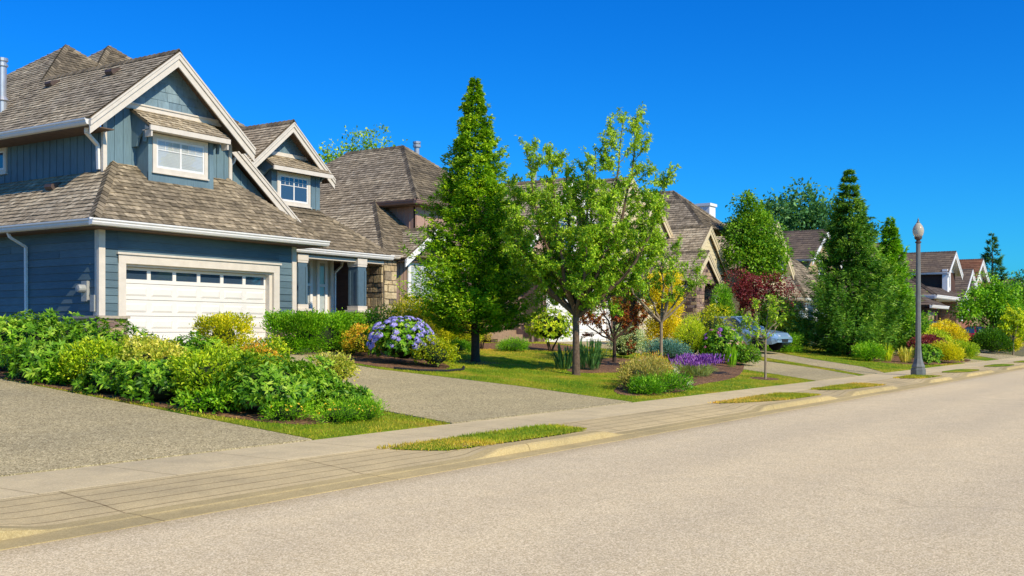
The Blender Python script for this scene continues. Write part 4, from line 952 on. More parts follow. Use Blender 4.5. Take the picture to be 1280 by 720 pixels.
def shrub(name,label,cat,x,y,rx,ry,h,mat,style='rosette',n=320,L=.11,W=.035,group=None,amp=.3,core='core',tint=(.15,.75),z=None,flat=1.0,clear=0.0,flowers=None,stem=False,boxy=1.0):
    seed=int(abs(x*131+y*977+h*17))%99991; f=lumpfn(seed,11,amp); z=G(x,y) if z is None else z
    n=int(n*1.45) if style!='blade' else n; d=rdir(int(n*1.6)); d=d[d[:,2]>-.55][:n]; n=len(d)
    def surf(d,k):
        s=d.copy()
        if boxy!=1: s=np.sign(s)*np.abs(s)**boxy; s=s/np.maximum(np.abs(s).max(1,keepdims=True),.75)
        r=f(d)[:,None]*k
        p=s*r*np.array([rx,ry,(h-clear)*.52*flat])+np.array([0,0,clear+(h-clear)*.47]); p[:,2]=np.maximum(p[:,2],.03+clear); return p
    dep=1-.42*RNG.random(n)[:,None]**2.2
    c=surf(d,dep)+RNG.normal(0,.02,(n,3)); o=unit(d+np.array([0,0,.35]))
    base=np.array([x,y,z])
    if style=='rosette':
        k=8; cc=np.repeat(c,k,0); oo=np.repeat(unit(o+.35*rdir(n)),k,0); rp=rdir(n*k); pr=unit(rp-oo*(rp*oo).sum(1,keepdims=True))
        up=RNG.uniform(.05,.75,(n*k,1)); dd=unit(pr+oo*up); dd[:,2]-=.12; nn=oo+.25*rdir(n*k)
        LL=L*RNG.uniform(.6,1.2,n*k); t=np.repeat(RNG.uniform(*tint,n),k)+RNG.normal(0,.1,n*k)+.14*(up[:,0]>.5)
    elif style=='spray':
        k=6; cc=np.repeat(c,k,0)+RNG.normal(0,L*.55,(n*k,3)); oo=np.repeat(o,k,0); dd=unit(oo*.8+rdir(n*k)*.8); nn=rdir(n*k)+np.array([0,0,.8])+oo*.5
        LL=L*RNG.uniform(.6,1.3,n*k); t=np.repeat(RNG.uniform(*tint,n),k)+RNG.normal(0,.12,n*k)
    elif style=='fine':
        k=9; cc=np.repeat(c,k,0)+RNG.normal(0,L*.9,(n*k,3)); oo=np.repeat(o,k,0); dd=unit(oo*.9+rdir(n*k)*.65+np.array([0,0,.25])); nn=rdir(n*k)
        LL=L*RNG.uniform(.6,1.3,n*k); t=np.repeat(RNG.uniform(*tint,n),k)+RNG.normal(0,.12,n*k)
    elif style=='blade':                                     # long leaves rising and arching from the base
        k=1; a=RNG.uniform(0,2*PI,n); rr=np.sqrt(RNG.random(n))*.45
        b=np.stack([np.cos(a)*rr*rx,np.sin(a)*rr*ry,np.zeros(n)],1); tl=RNG.uniform(.1,1.0,n)
        tip=np.stack([np.cos(a)*rx*(.25+.75*tl),np.sin(a)*ry*(.25+.75*tl),h*(1.05-.55*tl**2)*RNG.uniform(.6,1,n)],1)
        mid=(b+tip)*.5+np.array([0,0,h*.16]); cc=np.concatenate([b,mid]); dd=np.concatenate([mid-b,tip-mid]); LL=np.linalg.norm(dd,axis=1)*1.5
        LL[n:]=np.linalg.norm(tip-mid,axis=1); nn=np.concatenate([rdir(n)*.3+np.array([0,0,1])+.001]*2); t=np.tile(RNG.uniform(*tint,n),2); k=2
    m=len(cc); 
    if style!='blade':
        keep=cc[:,2]>.01; cc,dd,nn,LL,t=cc[keep],dd[keep],nn[keep],LL[keep],t[keep]; m=len(cc)
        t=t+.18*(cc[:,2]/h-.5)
    T=thing(name,label,cat,tuple(base),group) if (flowers or stem) else None
    WW=W*RNG.uniform(.75,1.2,m)
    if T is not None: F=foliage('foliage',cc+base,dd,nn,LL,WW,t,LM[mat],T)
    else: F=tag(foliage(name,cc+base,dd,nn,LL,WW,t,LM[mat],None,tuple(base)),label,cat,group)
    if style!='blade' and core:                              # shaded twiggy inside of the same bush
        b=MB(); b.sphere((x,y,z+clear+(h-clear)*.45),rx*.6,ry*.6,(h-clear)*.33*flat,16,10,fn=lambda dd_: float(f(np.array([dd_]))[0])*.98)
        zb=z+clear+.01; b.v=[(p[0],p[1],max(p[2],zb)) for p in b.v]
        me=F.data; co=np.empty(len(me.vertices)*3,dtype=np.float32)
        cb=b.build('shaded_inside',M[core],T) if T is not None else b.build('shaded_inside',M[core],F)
    if stem:
        b=MB()
        for q in range(3):
            a=q*2.1+x; b.tube([(x+.03*math.cos(a),y+.03*math.sin(a),z-.03),(x+.1*math.cos(a),y+.1*math.sin(a),z+clear*.6),(x+rx*.4*math.cos(a),y+ry*.4*math.sin(a),z+clear+.25*(h-clear))],[.045,.035,.015],6)
        b.build('stem',M['barkdark'],T)
    if flowers:
        for spec in flowers: flowerheads(T,spec,surf,f,base,h)
    return T or F
FH={}
def headmesh(mat,r,n,dome=.55):
    k=(mat,round(r,3),n)
    if k not in FH:
        d=rdir(n); d[:,2]=np.abs(d[:,2])*dome*.75; c=d*r*np.array([1,1,.8]); o=unit(d+np.array([0,0,.4])); rp=rdir(n); dd=unit(rp-o*(rp*o).sum(1,keepdims=True))
        q=leafquads(c-dd*r*.2,dd,o,np.full(n,r*.55),np.full(n,r*.5),.05)
        ob=nmesh('flower_head',q,4,RNG.uniform(0,1,n),LM[mat]); FH[k]=ob.data; bpy.data.objects.remove(ob)
    return FH[k]
def flowerheads(T,spec,surf,f,base,h):
    mat,num,r,n,zlo=spec; d=rdir(num*8); d=d[(d[:,2]>zlo)&(d[:,1]<.55)][:num]; p=surf(d,1.04); me=headmesh(mat,r,n)
    for i in range(len(d)):
        o=bpy.data.objects.new('flower_head',me); COL.objects.link(o); o.parent=T; o.location=tuple(p[i])
        o.rotation_euler=V(d[i]+np.array([0,-.2,.3])).to_track_quat('Z','Y').to_euler(); s=random.uniform(.6,1.25); o.scale=(s,s,s)
def conifer(name,label,x,y,h,r,zb,mat,nb=700,per=46,L=.09,W=.035,rise=.35,prof=.95,seed=1,group=None,tr=.11,amp=.25,curl=.25,round_=.12,bark='barkdark',spread=.16,irr=.16,lean=(0,0),jz=.035,tuft=.06,tiers=0):
    R0=np.random.default_rng(seed); z=G(x,y); T=thing(name,label,'tree',(x,y,z),group)
    b=MB(); b.tube([(x,y,z-.1),(x+.01,y,z+.12),(x+lean[0]*.4,y,z+h*.45),(x+lean[0],y+lean[1],z+h*.95)],[tr*1.35,tr,tr*.6,.006],10)
    f=np.clip(1-np.sqrt(1-R0.random(nb)*.995),0,1); f[:nb//9]=R0.uniform(.5,1,nb//9); az=R0.uniform(0,2*PI,nb)
    Rf=r*(1-f)**prof*np.clip(.62+f/round_*.38,0,1)
    lob=1+irr*np.sin(az*3+f*9+seed)+irr*.7*np.sin(az*5-f*23+seed*2); ln=Rf*lob*R0.uniform(.72,1.12,nb)+.05
    st=np.stack([lean[0]*f,lean[1]*f,zb+(h-zb)*f],1); f=np.clip(np.round(f*tiers)/tiers+R0.normal(0,.005,nb),0,1) if tiers else f
    st=np.stack([lean[0]*f,lean[1]*f,zb+(h-zb)*f],1); hd=np.stack([np.cos(az),np.sin(az),np.zeros(nb)],1)
    for i in range(0,nb,max(1,nb//60)):
        e=st[i]+hd[i]*ln[i]*.8+np.array([0,0,rise*ln[i]*.8]); b.tube([(x+st[i][0],y+st[i][1],z+st[i][2]),(x+e[0],y+e[1],z+e[2])],[.022,.006],5,cap=False)
    b.build('trunk',M[bark],T)
    S=9; sp=max(4,per//S); per=S*sp; N=nb*per; bi=np.repeat(np.arange(nb),per)
    ts=R0.uniform(.22,1,nb*S)**.62; ws=R0.normal(0,1,nb*S)*spread*(1.15-ts)*np.minimum(1,ln[np.repeat(np.arange(nb),S)]/(r*.5)+.2)*1.6; vs=R0.normal(0,jz,nb*S); bs=R0.normal(0,.13,nb*S)
    t=np.repeat(ts,sp)+R0.normal(0,tuft*.6,N); w=np.repeat(ws,sp)+R0.normal(0,tuft,N); l=ln[bi]
    lat=np.stack([-hd[bi][:,1],hd[bi][:,0],np.zeros(N)],1)
    p=st[bi]+hd[bi]*(l*t)[:,None]+lat*w[:,None]; p[:,2]+=rise*l*t+curl*l*np.abs(t)**3+np.repeat(vs,sp)+R0.normal(0,tuft*.35,N)-np.abs(w)*.25
    d=unit(hd[bi]*.75+lat*(np.sign(w)*.7)[:,None]+np.stack([R0.normal(0,.35,N),R0.normal(0,.35,N),R0.normal(rise*.5,.4,N)],1)); nn=R0.normal(size=(N,3))*.6+np.array([0,0,1.0])+hd[bi]*.4
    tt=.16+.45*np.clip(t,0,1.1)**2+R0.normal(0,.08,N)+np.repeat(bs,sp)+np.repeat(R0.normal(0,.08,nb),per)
    # leader shoots
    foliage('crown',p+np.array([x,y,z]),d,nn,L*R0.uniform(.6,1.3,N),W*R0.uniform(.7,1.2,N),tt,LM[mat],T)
    return T
def limb(b,p,d,ln,r0,r1,up=.25,n=6,wig=.05,seg=7):
    pts=[V(p)]; d=V(d).normalized()
    for i in range(n):
        d=(d+V((random.gauss(0,wig),random.gauss(0,wig),up/n+random.gauss(0,wig*.5)))).normalized(); pts.append(pts[-1]+d*ln/n)
    b.tube(pts,[r0+(r1-r0)*i/n for i in range(n+1)],seg); return pts,d
def broadleaf(name,label,x,y,h,fork,limbs,mat,nleaf=9000,L=.09,W=.05,tr=.1,bark='bark',seed=3,sec=7,seclen=.34,tw=4,twlen=.3,bare=.2,group=None,droop=.25,lean=(0,0),tint=(.2,.8),trunkpart=True):
    """limbs: (dx,dy,ztop) end points relative to the base; secondary branches and twigs carry the leaves"""
    random.seed(seed); z=G(x,y); T=thing(name,label,'tree',(x,y,z),group); b=MB(); o=V((x,y,z))
    fk=o+V((lean[0],lean[1],fork)); b.tube([o-V((0,0,.1)),o+V((0,0,.03)),o+V((lean[0]*.3,lean[1]*.3,fork*.4)),fk],[tr*1.5,tr*1.12,tr*.92,tr*.85],12); segs=[]
    for i,(dx,dy,zt) in enumerate(limbs):
        e=o+V((dx,dy,zt)); s=fk+V((0,0,random.uniform(-.12,.15))) ; n=8; pts=[]
        out=V((dx,dy,0))-V((lean[0],lean[1],0))
        for k in range(n+1):
            t=k/n; p=s.lerp(e,t); p+=out*.28*math.sin(PI*t)*.8+V((random.gauss(0,.03),random.gauss(0,.03),random.gauss(0,.02)))*(4*t*(1-t)); pts.append(p)
        r0=tr*random.uniform(.45,.62); b.tube(pts,[r0*(1-.9*k/n)+.004 for k in range(n+1)],8)
        ln=(e-s).length
        for k in range(sec):
            t=bare+(1-bare)*(k+random.random())/sec; q=t*n; j=min(int(q),n-1); p=pts[j].lerp(pts[j+1],q-j); ld=(pts[j+1]-pts[j]).normalized()
            rd=V((random.gauss(0,1),random.gauss(0,1),random.gauss(.2,.6))).normalized(); d=(ld*.7+rd*.9).normalized(); sl=ln*seclen*(1.08-.75*t)*random.uniform(.6,1.2)+.12
            pp,dd=limb(b,p,d,sl,r0*.32*(1.1-t)+.004,.003,.35,4,.1,5); segs+= [(pp[a],pp[a+1],.5) for a in range(1,4)]
            for m_ in range(tw):
                t2=random.uniform(.3,1); q2=min(int(t2*4),3); s2=pp[q2].lerp(pp[q2+1],t2*4-q2); rd=V((random.gauss(0,1),random.gauss(0,1),random.gauss(.15,.7))).normalized(); d2=(dd*.6+rd).normalized(); e2=s2+d2*twlen*random.uniform(.5,1.3)
                b.tube([s2,e2],[.006,.002],4,cap=False); segs.append((s2,e2,1))
        segs+= [(pts[a],pts[a+1],.7) for a in range(5,n)]
    b.build('trunk',M[bark],T)
    if nleaf:
        A=np.array([s[0] for s in segs]);B=np.array([s[1] for s in segs]); wt=np.linalg.norm(B-A,axis=1)*np.array([s[2] for s in segs]); wt/=wt.sum()
        k=RNG.choice(len(segs),nleaf,p=wt); u=RNG.random(nleaf)[:,None]; c=A[k]*(1-u)+B[k]*u+RNG.normal(0,.025,(nleaf,3)); ax=unit(B[k]-A[k]); d=unit(ax*.5+rdir(nleaf)*.9-np.array([0,0,droop])); nn=rdir(nleaf)*.7+np.array([0,-.2,.9])
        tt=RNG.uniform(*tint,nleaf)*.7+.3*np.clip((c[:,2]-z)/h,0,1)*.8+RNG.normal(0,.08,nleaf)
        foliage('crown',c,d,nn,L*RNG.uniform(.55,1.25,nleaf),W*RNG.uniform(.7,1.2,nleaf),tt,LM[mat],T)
    return T
def cloudtree(name,label,x,y,h,lobes,mat,n=9000,L=.16,W=.09,tr=.14,group=None,bark='barkdark',seed=5,tint=(.15,.75),z=None,branches=True):
    """tree whose crown is a set of leafy lobes (cx,cy,cz,r) carried on limbs"""
    R0=np.random.default_rng(seed); z=G(x,y) if z is None else z; T=thing(name,label,'tree',(x,y,z),group); b=MB()
    zf_=min(l[2]-l[3]*.8 for l in lobes); zf_=max(zf_,.3); b.tube([(x,y,z-.1),(x,y,z+.05),(x+.03,y,z+zf_),(x,y,z+h*.8)],[tr*1.4,tr*1.1,tr*.85,.02],10)
    for cx,cy,cz,r in lobes: b.tube([(x,y,z+min(cz*.6,zf_+.5)),(x+cx*.5,y+cy*.5,z+cz*.8),(x+cx,y+cy,z+cz+r*.3)],[tr*.45,tr*.28,.01],6,cap=False)
    b.build('trunk',M[bark],T)
    v=np.array([l[3]**2 for l in lobes]); v=v/v.sum(); C=[];D=[];TT=[]
    for (cx,cy,cz,r),q in zip(lobes,v):
        m=int(n*q/7)+1; d=unit(R0.normal(size=(m,3))); fl=lumpfn(int(seed*100+cx*10+cz*7)%9999,9,.85); rad=r*fl(d)*(1-.6*R0.random(m)**2.0)
        c=np.array([cx,cy,cz])+d*rad[:,None]*np.array([1,1,.85]); c=np.repeat(c,7,0)+R0.normal(0,L*.7,(m*7,3)); o=np.repeat(d,7,0)
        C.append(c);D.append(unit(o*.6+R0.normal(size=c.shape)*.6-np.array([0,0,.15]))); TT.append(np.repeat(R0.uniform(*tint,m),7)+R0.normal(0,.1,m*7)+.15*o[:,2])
    C=np.concatenate(C);D=np.concatenate(D);TT=np.concatenate(TT); N=len(C); nn=R0.normal(size=(N,3))*.6+np.array([0,-.2,.9])
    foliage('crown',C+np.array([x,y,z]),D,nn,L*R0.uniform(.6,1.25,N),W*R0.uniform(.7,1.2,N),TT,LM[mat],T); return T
RT=V((.5505,-.8348,0))                         # a direction along the row, used only to lay out crowns
# ---- the mixed hedge between the two driveways (each bush its own thing)
HG='bushes of the mixed hedge between the driveways'
HB=[ # x,y,rx,ry,h,material,style,L,W,n,label
 (11.95,19.1,.75,.85,1.2,'rhodo','rosette',.13,.042,330,'dark green leafy hedge bush at the left edge of the frame'),
 (11.6,17.5,.62,.72,.92,'rhodo','rosette',.14,.042,280,'low dark green hedge bush beside the gravel driveway, near the left edge'),
 (11.75,16.35,.6,.62,1.0,'lime','spray',.085,.036,420,'yellow-green hedge bush in front of the stone pier, left of the cream variegated one'),
 (11.5,15.55,.42,.5,.7,'rhodo','rosette',.13,.04,200,'low dark hedge bush squeezed between the left-hand lime bush and the driveway'),
 (12.15,15.2,.5,.52,1.12,'variegated','spray',.07,.04,420,'cream and yellow variegated bush in the middle of the hedge'),
 (11.6,14.5,.62,.6,.85,'rhodo','rosette',.13,.04,300,'broad dark green hedge bush below the cream variegated one'),
 (11.75,13.55,.52,.52,.98,'lime','spray',.085,.036,420,'bright lime hedge bush just left of the largest dark one'),
 (12.1,12.55,.72,.68,.98,'rhodo','rosette',.115,.038,480,'largest dark green hedge bush, with pointed leaves, right of the lime bush'),
 (12.95,12.4,.58,.56,.78,'rhodo','rosette',.11,.037,340,'dark green hedge bush in front of the right-hand stone pier'),
 (13.1,11.8,.4,.38,.6,'rhodo','rosette',.1,.034,230,'rounded dark bush at the right-hand tip of the hedge'),
 (12.9,11.55,.24,.24,.5,'rhodo','rosette',.095,.032,90,'small dark bush drooping onto the grass at the front of the hedge'),
 (13.6,20.6,.9,1.0,1.2,'rhodo','rosette',.13,.042,330,'tall dark hedge bush under the blue side wall, at the back'),
 (13.2,18.3,.75,.75,1.12,'rhodo','rosette',.13,.042,320,'dark hedge bush in front of the electric meter'),
 (13.0,16.7,.55,.55,1.1,'variegated','spray',.07,.04,330,'yellow variegated hedge bush under the left stone pier'),
 (14.0,16.4,.6,.6,1.0,'rhodo','rosette',.12,.04,300,'dark leafy hedge bush under the left end of the garage door'),
 (13.2,14.4,.55,.55,1.0,'lime','spray',.085,.036,360,'lime hedge bush in front of the left half of the garage door'),
 (14.0,14.9,.5,.5,.95,'orangeleaf','spray',.08,.035,330,'hedge bush with orange new leaves in front of the garage door'),
 (15.3,15.9,.45,.45,.95,'lime','spray',.08,.035,260,'yellow-green hedge bush low against the garage door, right of the clipped one'),
 (13.6,13.4,.5,.5,.85,'rhodo','rosette',.115,.037,260,'dark hedge bush low in front of the right half of the garage door'),
 (16.0,14.7,.33,.33,.85,'variegated','spray',.08,.035,170,'small yellow bush at the back right of the hedge, by the driveway'),
 (11.45,16.9,.35,.4,.5,'boxwood','spray',.08,.034,200,'small mid-green plant at the driveway edge of the hedge, left'),
 (11.45,13.0,.35,.4,.42,'boxwood','spray',.08,.034,180,'small mid-green plant at the driveway edge under the largest dark bush'),
]
for x,y,rx,ry,h,m,st,L_,W_,n,lab in HB: shrub('hedge_bush',lab,'bush',x,y,rx*1.1,ry*1.12,h*.8,m,st,int(n*1.15),L_*.92,W_*.95,HG,amp=.45,tint=(.0,.55) if m in('lime','variegated') else (.1,.8))
shrub('clipped_shrub','pale green flat-topped clipped shrub rising above the hedge before the garage door','bush',16.0,17.9,.42,.42,1.12,'goldgreen','fine',520,.055,.03,None,.12,clear=.4,flat=1.0,stem=True,boxy=.6)
for x,y,s,l in ((11.75,11.75,.42,'left, beside the driveway grass'),(12.35,11.25,.42,'middle, on the grass'),(12.85,11.2,.28,'right, under the hedge tip')):
    T=shrub('flowering_groundcover','tuft of feathery green groundcover dotted with yellow flowers, '+l,'plant',x,y,s,s*.7,.3,'boxwood','fine',170,.05,.012,'yellow-flowered tufts',.3,flowers=[('yellowp',22,.022,14,.0)])
# ---- planting round the blue house porch
shrub('clipped_hedge','low bright green clipped hedge in front of the blue porch columns','hedge',22.0,20.9,1.25,.55,1.0,'boxwood','fine',1900,.065,.036,None,.12,boxy=.5,tint=(.1,.6))
shrub('mixed_bush','yellowing green bush at the right end of the clipped hedge','bush',22.5,19.7,.55,.5,.85,'orangeleaf','spray',330,.07,.03)
shrub('leafy_bush','mid-green leafy bush behind the blue-flowered hydrangea','bush',24.2,20.9,.85,.7,1.15,'boxwood','spray',420,.09,.04)
shrub('hydrangea','round hydrangea covered in violet-blue flower heads beside the driveway','bush',21.95,17.9,.92,.85,1.22,'rhodo','rosette',300,.12,.06,None,.18,flowers=[('violetblue',84,.085,46,-.2)])
shrub('azalea','small olive-green bush touching the right side of the hydrangea','bush',22.1,17.0,.62,.6,.78,'goldgreen','spray',380,.06,.026,tint=(.0,.5))
shrub('golden_bush','large rounded golden-green bush under the brown house window','bush',27.2,21.4,1.1,.85,1.6,'goldgreen','fine',900,.07,.03,None,.16,core='coregold')
shrub('golden_bush','smaller oblong golden-green bush right beside the cedar trunk','bush',28.7,20.9,.8,.6,1.2,'goldgreen','fine',620,.065,.028,None,.14,core='coregold',tint=(.1,.65))
shrub('low_edging_shrub','flat dark green edging shrub below the golden bushes','bush',27.0,19.9,.8,.4,.38,'boxwood','fine',320,.05,.02,tint=(0,.4))
shrub('olive_shrub','thin olive shrub standing behind the cedar trunk','bush',29.8,20.9,.34,.34,.95,'dry','spray',150,.06,.028,clear=.15,stem=True,core=None)
shrub('heather','low fine-leaved green mound in front of the porch steps','plant',30.4,20.0,.62,.4,.36,'cypress','fine',320,.06,.016)
shrub('rhododendron','round yellow-green rhododendron on short stems before the white garage','bush',32.3,19.7,.85,.8,1.5,'lime','rosette',260,.13,.045,None,.25,clear=.25,stem=True,tint=(.0,.6))
shrub('yucca','spiky yucca behind the forked tree','plant',26.6,14.95,.6,.6,.95,'yucca','blade',120,.5,.05,core=None)
shrub('yucca','smaller spiky yucca left of the forked tree','plant',25.8,15.3,.45,.45,.75,'yucca','blade',80,.5,.04,core=None)
# ---- the long flower bed
shrub('variegated_shrub','pale grey-green variegated shrub left of the blue juniper','bush',32.9,17.0,.66,.6,1.15,'sage','spray',420,.06,.03)
shrub('juniper','low spreading blue-green juniper below the golden column','bush',33.4,15.9,.85,.7,.7,'bluegreen','fine',420,.07,.02,None,.4)
shrub('feathery_shrub','upright yellow-green feathery shrub right of the juniper','bush',35.1,15.7,.6,.55,1.45,'lime','fine',520,.09,.016,None,.3)
shrub('golden_column','tall golden yellow columnar conifer in front of the cream garage','shrub',40.0,19.05,.54,.54,2.95,'gold','fine',1300,.085,.04,None,.12,core='coregold',stem=True,tint=(.2,.9),boxy=.7)
shrub('rhododendron','large bush with purple and pink flowers in front of the pale blue car','bush',35.4,14.7,.85,.75,1.25,'rhodo','rosette',300,.12,.05,None,.25,flowers=[('purple',9,.09,34,-.1),('magenta',5,.07,26,-.1)])
shrub('euonymus','pale green bush on top of the purple-flowered one, hiding the car side','bush',36.4,15.5,.95,.8,1.95,'goldgreen','spray',420,.08,.036,tint=(0,.55))
shrub('gladiolus','upright sword-leaved plant with pink flower spike beside the purple-flowered bush','plant',34.0,13.75,.3,.3,.85,'boxwood','blade',46,.5,.035,core=None,flowers=[('pinkp',5,.05,16,.5)])
shrub('round_bush','small dark green bush at the right tip of the flower bed','bush',35.6,13.9,.5,.45,.62,'rhodo','spray',260,.07,.035)
shrub('reddish_bush','small reddish green bush at the driveway edge of the flower bed','bush',37.2,14.8,.45,.45,.75,'redgreen','spray',260,.07,.03)
T=shrub('lavender','wide drift of purple lavender spikes beside the thin bare tree','plant',28.6,12.55,1.1,.55,.42,'lavleaf','blade',420,.4,.014,core=None)
q=RNG.normal(size=(520,2))*np.array([.55,.26]); zz=.3+.25*RNG.random(520); b_=np.stack([28.6+q[:,0],12.55+q[:,1],G(28.6,12.55)+zz],1); d_=unit(np.stack([q[:,0]*.4,q[:,1]*.4,np.ones(520)],1)+RNG.normal(0,.15,(520,3)))
o_=tag(nmesh('flower_spikes',np.concatenate([leafquads(b_+d_*.02*k,d_,rdir(520),np.full(520,.1),np.full(520,.03)) for k in range(3)]),4,RNG.random(1560),LM['purple'],T),kind='stuff')
shrub('lavender','darker purple lavender clump behind the white groundcover','plant',29.6,13.6,.55,.4,.4,'lavleaf','blade',160,.4,.014,core=None,flowers=[('purple',36,.03,16,-.2)])
shrub('white_groundcover','low cushion of white flowers behind the tall perennials','plant',27.0,12.9,.55,.35,.3,'sage','fine',160,.05,.014,flowers=[('whitep',40,.035,16,-.1)])
for x,y,rx,h,m,st,l,fl in ((22.6,11.3,.55,.62,'dry','fine','brownish seed-headed perennial clump at the left of the front flower bed',None),(23.4,11.5,.6,.75,'dry','fine','taller olive perennial clump in the middle of the front flower bed',[('pinkp',8,.035,14,0)]),
  (24.3,11.9,.55,.68,'orangeleaf','fine','yellow-tinged perennial clump at the right of the front flower bed',None),(23.0,10.95,.6,.4,'cypress','fine','low green perennial mat along the lawn edge of the front bed',[('whitep',14,.025,12,0)]),
  (24.9,12.3,.5,.6,'lime','blade','grassy lime clump behind the olive perennials',None),(22.0,10.95,.38,.32,'cypress','fine','small dark green clump at the left tip of the front bed',[('whitep',8,.025,12,0)])):
    shrub('perennial_clump',l,'plant',x,y,rx,rx*.8,h,m,st,260 if st=='fine' else 150,.07,.02,'perennials of the front flower bed',.35,flowers=fl,core='core' if st=='fine' else None)
# ---- H3/H4 front gardens
shrub('green_column','dense dark green columnar conifer beside the stone arch','shrub',49.3,20.4,.5,.5,2.9,'cypress','fine',620,.08,.034,None,.1,stem=True)
shrub('garden_bush','broad mid-green bush behind the pale blue car','bush',50.5,20.2,1.0,.9,1.6,'rhodo','spray',420,.12,.06)
shrub('rose_bush','green bush with bright red flowers behind the sapling','bush',52,18.8,1.1,.9,2.2,'rhodo','spray',460,.12,.06,flowers=[('redp',14,.16,30,.1)])
shrub('weeping_spruce','grey-green weeping conifer mound left of the tall spruce','bush',53.0,18.0,1.0,.9,1.4,'bluegreen','fine',700,.12,.035,None,.4)
shrub('box_hedge','short square clipped hedge behind the sapling','hedge',47.6,16.8,.85,.6,.75,'boxwood','fine',330,.08,.035,None,.1,boxy=.45)
shrub('yellow_shrub','tall yellow-green shrub behind the square hedge','bush',51.2,17.6,.8,.8,1.7,'goldgreen','spray',380,.11,.05)
shrub('flower_patch','low patch of pink flowers beside the white house door','plant',60.5,18.0,.9,.6,.6,'sage','fine',200,.09,.03,flowers=[('pinkp',16,.09,18,0)])
shrub('lime_tuft','yellow tuft of strap leaves under the right spruce','plant',48.0,12.4,.6,.5,.85,'lime','blade',90,.5,.05,core=None)
shrub('variegated_tuft','cream-striped tuft just left of the lamp post','plant',48.6,11.7,.6,.5,.8,'variegated','blade',90,.5,.06,core=None)
shrub('lime_mound','low green mound under the left spruce edge','bush',46.9,12.8,.8,.6,.7,'boxwood','fine',260,.09,.035)
shrub('golden_shrub','large bright golden-yellow shrub just right of the lamp post','bush',63.4,13.3,1.45,1.2,1.75,'gold','spray',820,.12,.055,None,.25,core='coregold')
shrub('lime_bush','lime-green bush left of the bright golden shrub','bush',60.5,13.2,1.3,1.0,1.4,'lime','spray',480,.11,.05)
shrub('burgundy_bush','low burgundy-leaved bush right behind the lamp post','bush',55.4,12.2,1.2,.8,1.15,'burgundy','spray',560,.1,.045,core='corered')
shrub('golden_mound','low clipped yellow-green mound in front of the burgundy bush','bush',52.2,10.85,.95,.7,.85,'goldgreen','fine',560,.08,.034,None,.12,core='coregold')
shrub('dark_perennial','dark green leafy clump right at the foot of the lamp post','bush',48.9,10.9,.55,.5,.9,'rhodo','rosette',120,.16,.06)
shrub('green_mound','rounded green mound at the right end of the golden shrubs','bush',56.5,11.0,.9,.7,.85,'lime','fine',420,.08,.034,tint=(0,.5))
# ---- trees
conifer('cedar_tree','tall dense cone-shaped cedar on a bare trunk in front of the brown house',24.83,17.6,7.95,1.85,.78,'cedar',1400,90,.08,.042,.15,.98,4,None,.125,.25,.2,.025,'barkdark',.15,.24,tuft=.05)
m_=lambda s,dp,z: (RT.x*s+.8348*dp,RT.y*s+.5505*dp,z)
broadleaf('cherry_tree','forked leafy tree with upright shoots right of the cedar',24.64,14.25,6.6,1.55,
 [m_(1.62,.2,6.55),m_(1.18,-.4,6.5),m_(.55,.5,5.9),m_(-.62,.3,5.75),m_(-1.25,-.2,5.8),m_(.3,-.5,5.3),m_(-.2,.9,5.6),m_(2.35,.2,5.0),m_(2.05,-.6,4.3),m_(-1.65,.4,4.9),m_(-1.7,-.5,4.1),m_(.9,-1.0,4.4),m_(-.6,-1.1,4.3),m_(1.4,1.0,4.7),m_(-.9,1.2,4.7),m_(2.3,.7,3.6),m_(-1.5,.1,3.4),m_(.2,-1.3,3.6)],
 'cherry',72000,.095,.045,.1,'bark',11,15,.24,7,.3,.1,droop=.25,tint=(.25,.95))
broadleaf('thin_tree','slender tree with pale bare twigs growing from the flower bed',28.99,13.9,3.9,1.5,
 [m_(.5,.1,3.7),m_(-.5,.2,3.5),m_(.95,0,3.3),m_(-1.1,-.2,3.1),m_(.1,.3,3.9),m_(-.9,.2,2.7),m_(1.1,.1,2.9),m_(.3,-.3,3.1)],'cherry',4600,.1,.045,.055,'barklight',5,6,.28,4,.26,.25,tint=(.1,.8))
broadleaf('red_maple','small spreading tree with red-bronze leaves in front of the white garage',30.51,16.25,2.2,.75,
 [m_(.75,.1,1.85),m_(-.8,.1,1.8),m_(.35,-.3,2.15),m_(-.35,.3,2.2),m_(1.0,.2,1.5),m_(-1.0,-.2,1.45),m_(.1,.5,2.0)],'redgreen',4200,.085,.05,.06,'barkdark',8,6,.4,4,.22,.15)
broadleaf('sapling','thin young sapling on the green lawn corner before the driveways',30.48,11.29,2.4,1.15,
 [m_(.45,.1,1.75),m_(-.55,.1,1.7),m_(.1,0,2.35),m_(-.25,.2,2.1),m_(.3,-.2,2.0),m_(-.75,0,1.45),m_(-.4,-.2,1.25)],'cherry',1300,.1,.05,.035,'barklight',9,5,.36,3,.2,.2,tint=(.2,.9))
conifer('spruce_tree','tallest dark spruce with branches sweeping to the ground, left of the lamp post',50.2,14.6,8.4,2.5,.05,'spruce',820,99,.19,.042,-.08,.95,9,None,.16,.3,.4,.02,'barkdark',.24,.3,jz=.03,tuft=.07,tiers=24)
conifer('cypress_tree','narrower bright green conifer between the spruce and the lamp post',57.3,14.6,6.9,1.6,.05,'cypress',820,63,.15,.055,.3,.92,12,None,.13,.25,.35,.03,'barkdark',.2,.24,tuft=.08)
cloudtree('maple_tree','big round-crowned green tree above the burgundy maple',56.2,22.1,8.6,[(.3,-.4,6.9,.9),(.8,-.9,6.1,1.0),(-.3,0,6.0,1.0),(.4,-.5,5.2,1.25),(1.1,-1.3,4.8,.95),(-.5,.3,4.7,.95),(.5,-.7,4.1,1.1),(.1,-.2,7.6,.5),(1.2,-1.2,3.7,.8)],'maple',13000,.19,.1,.17)
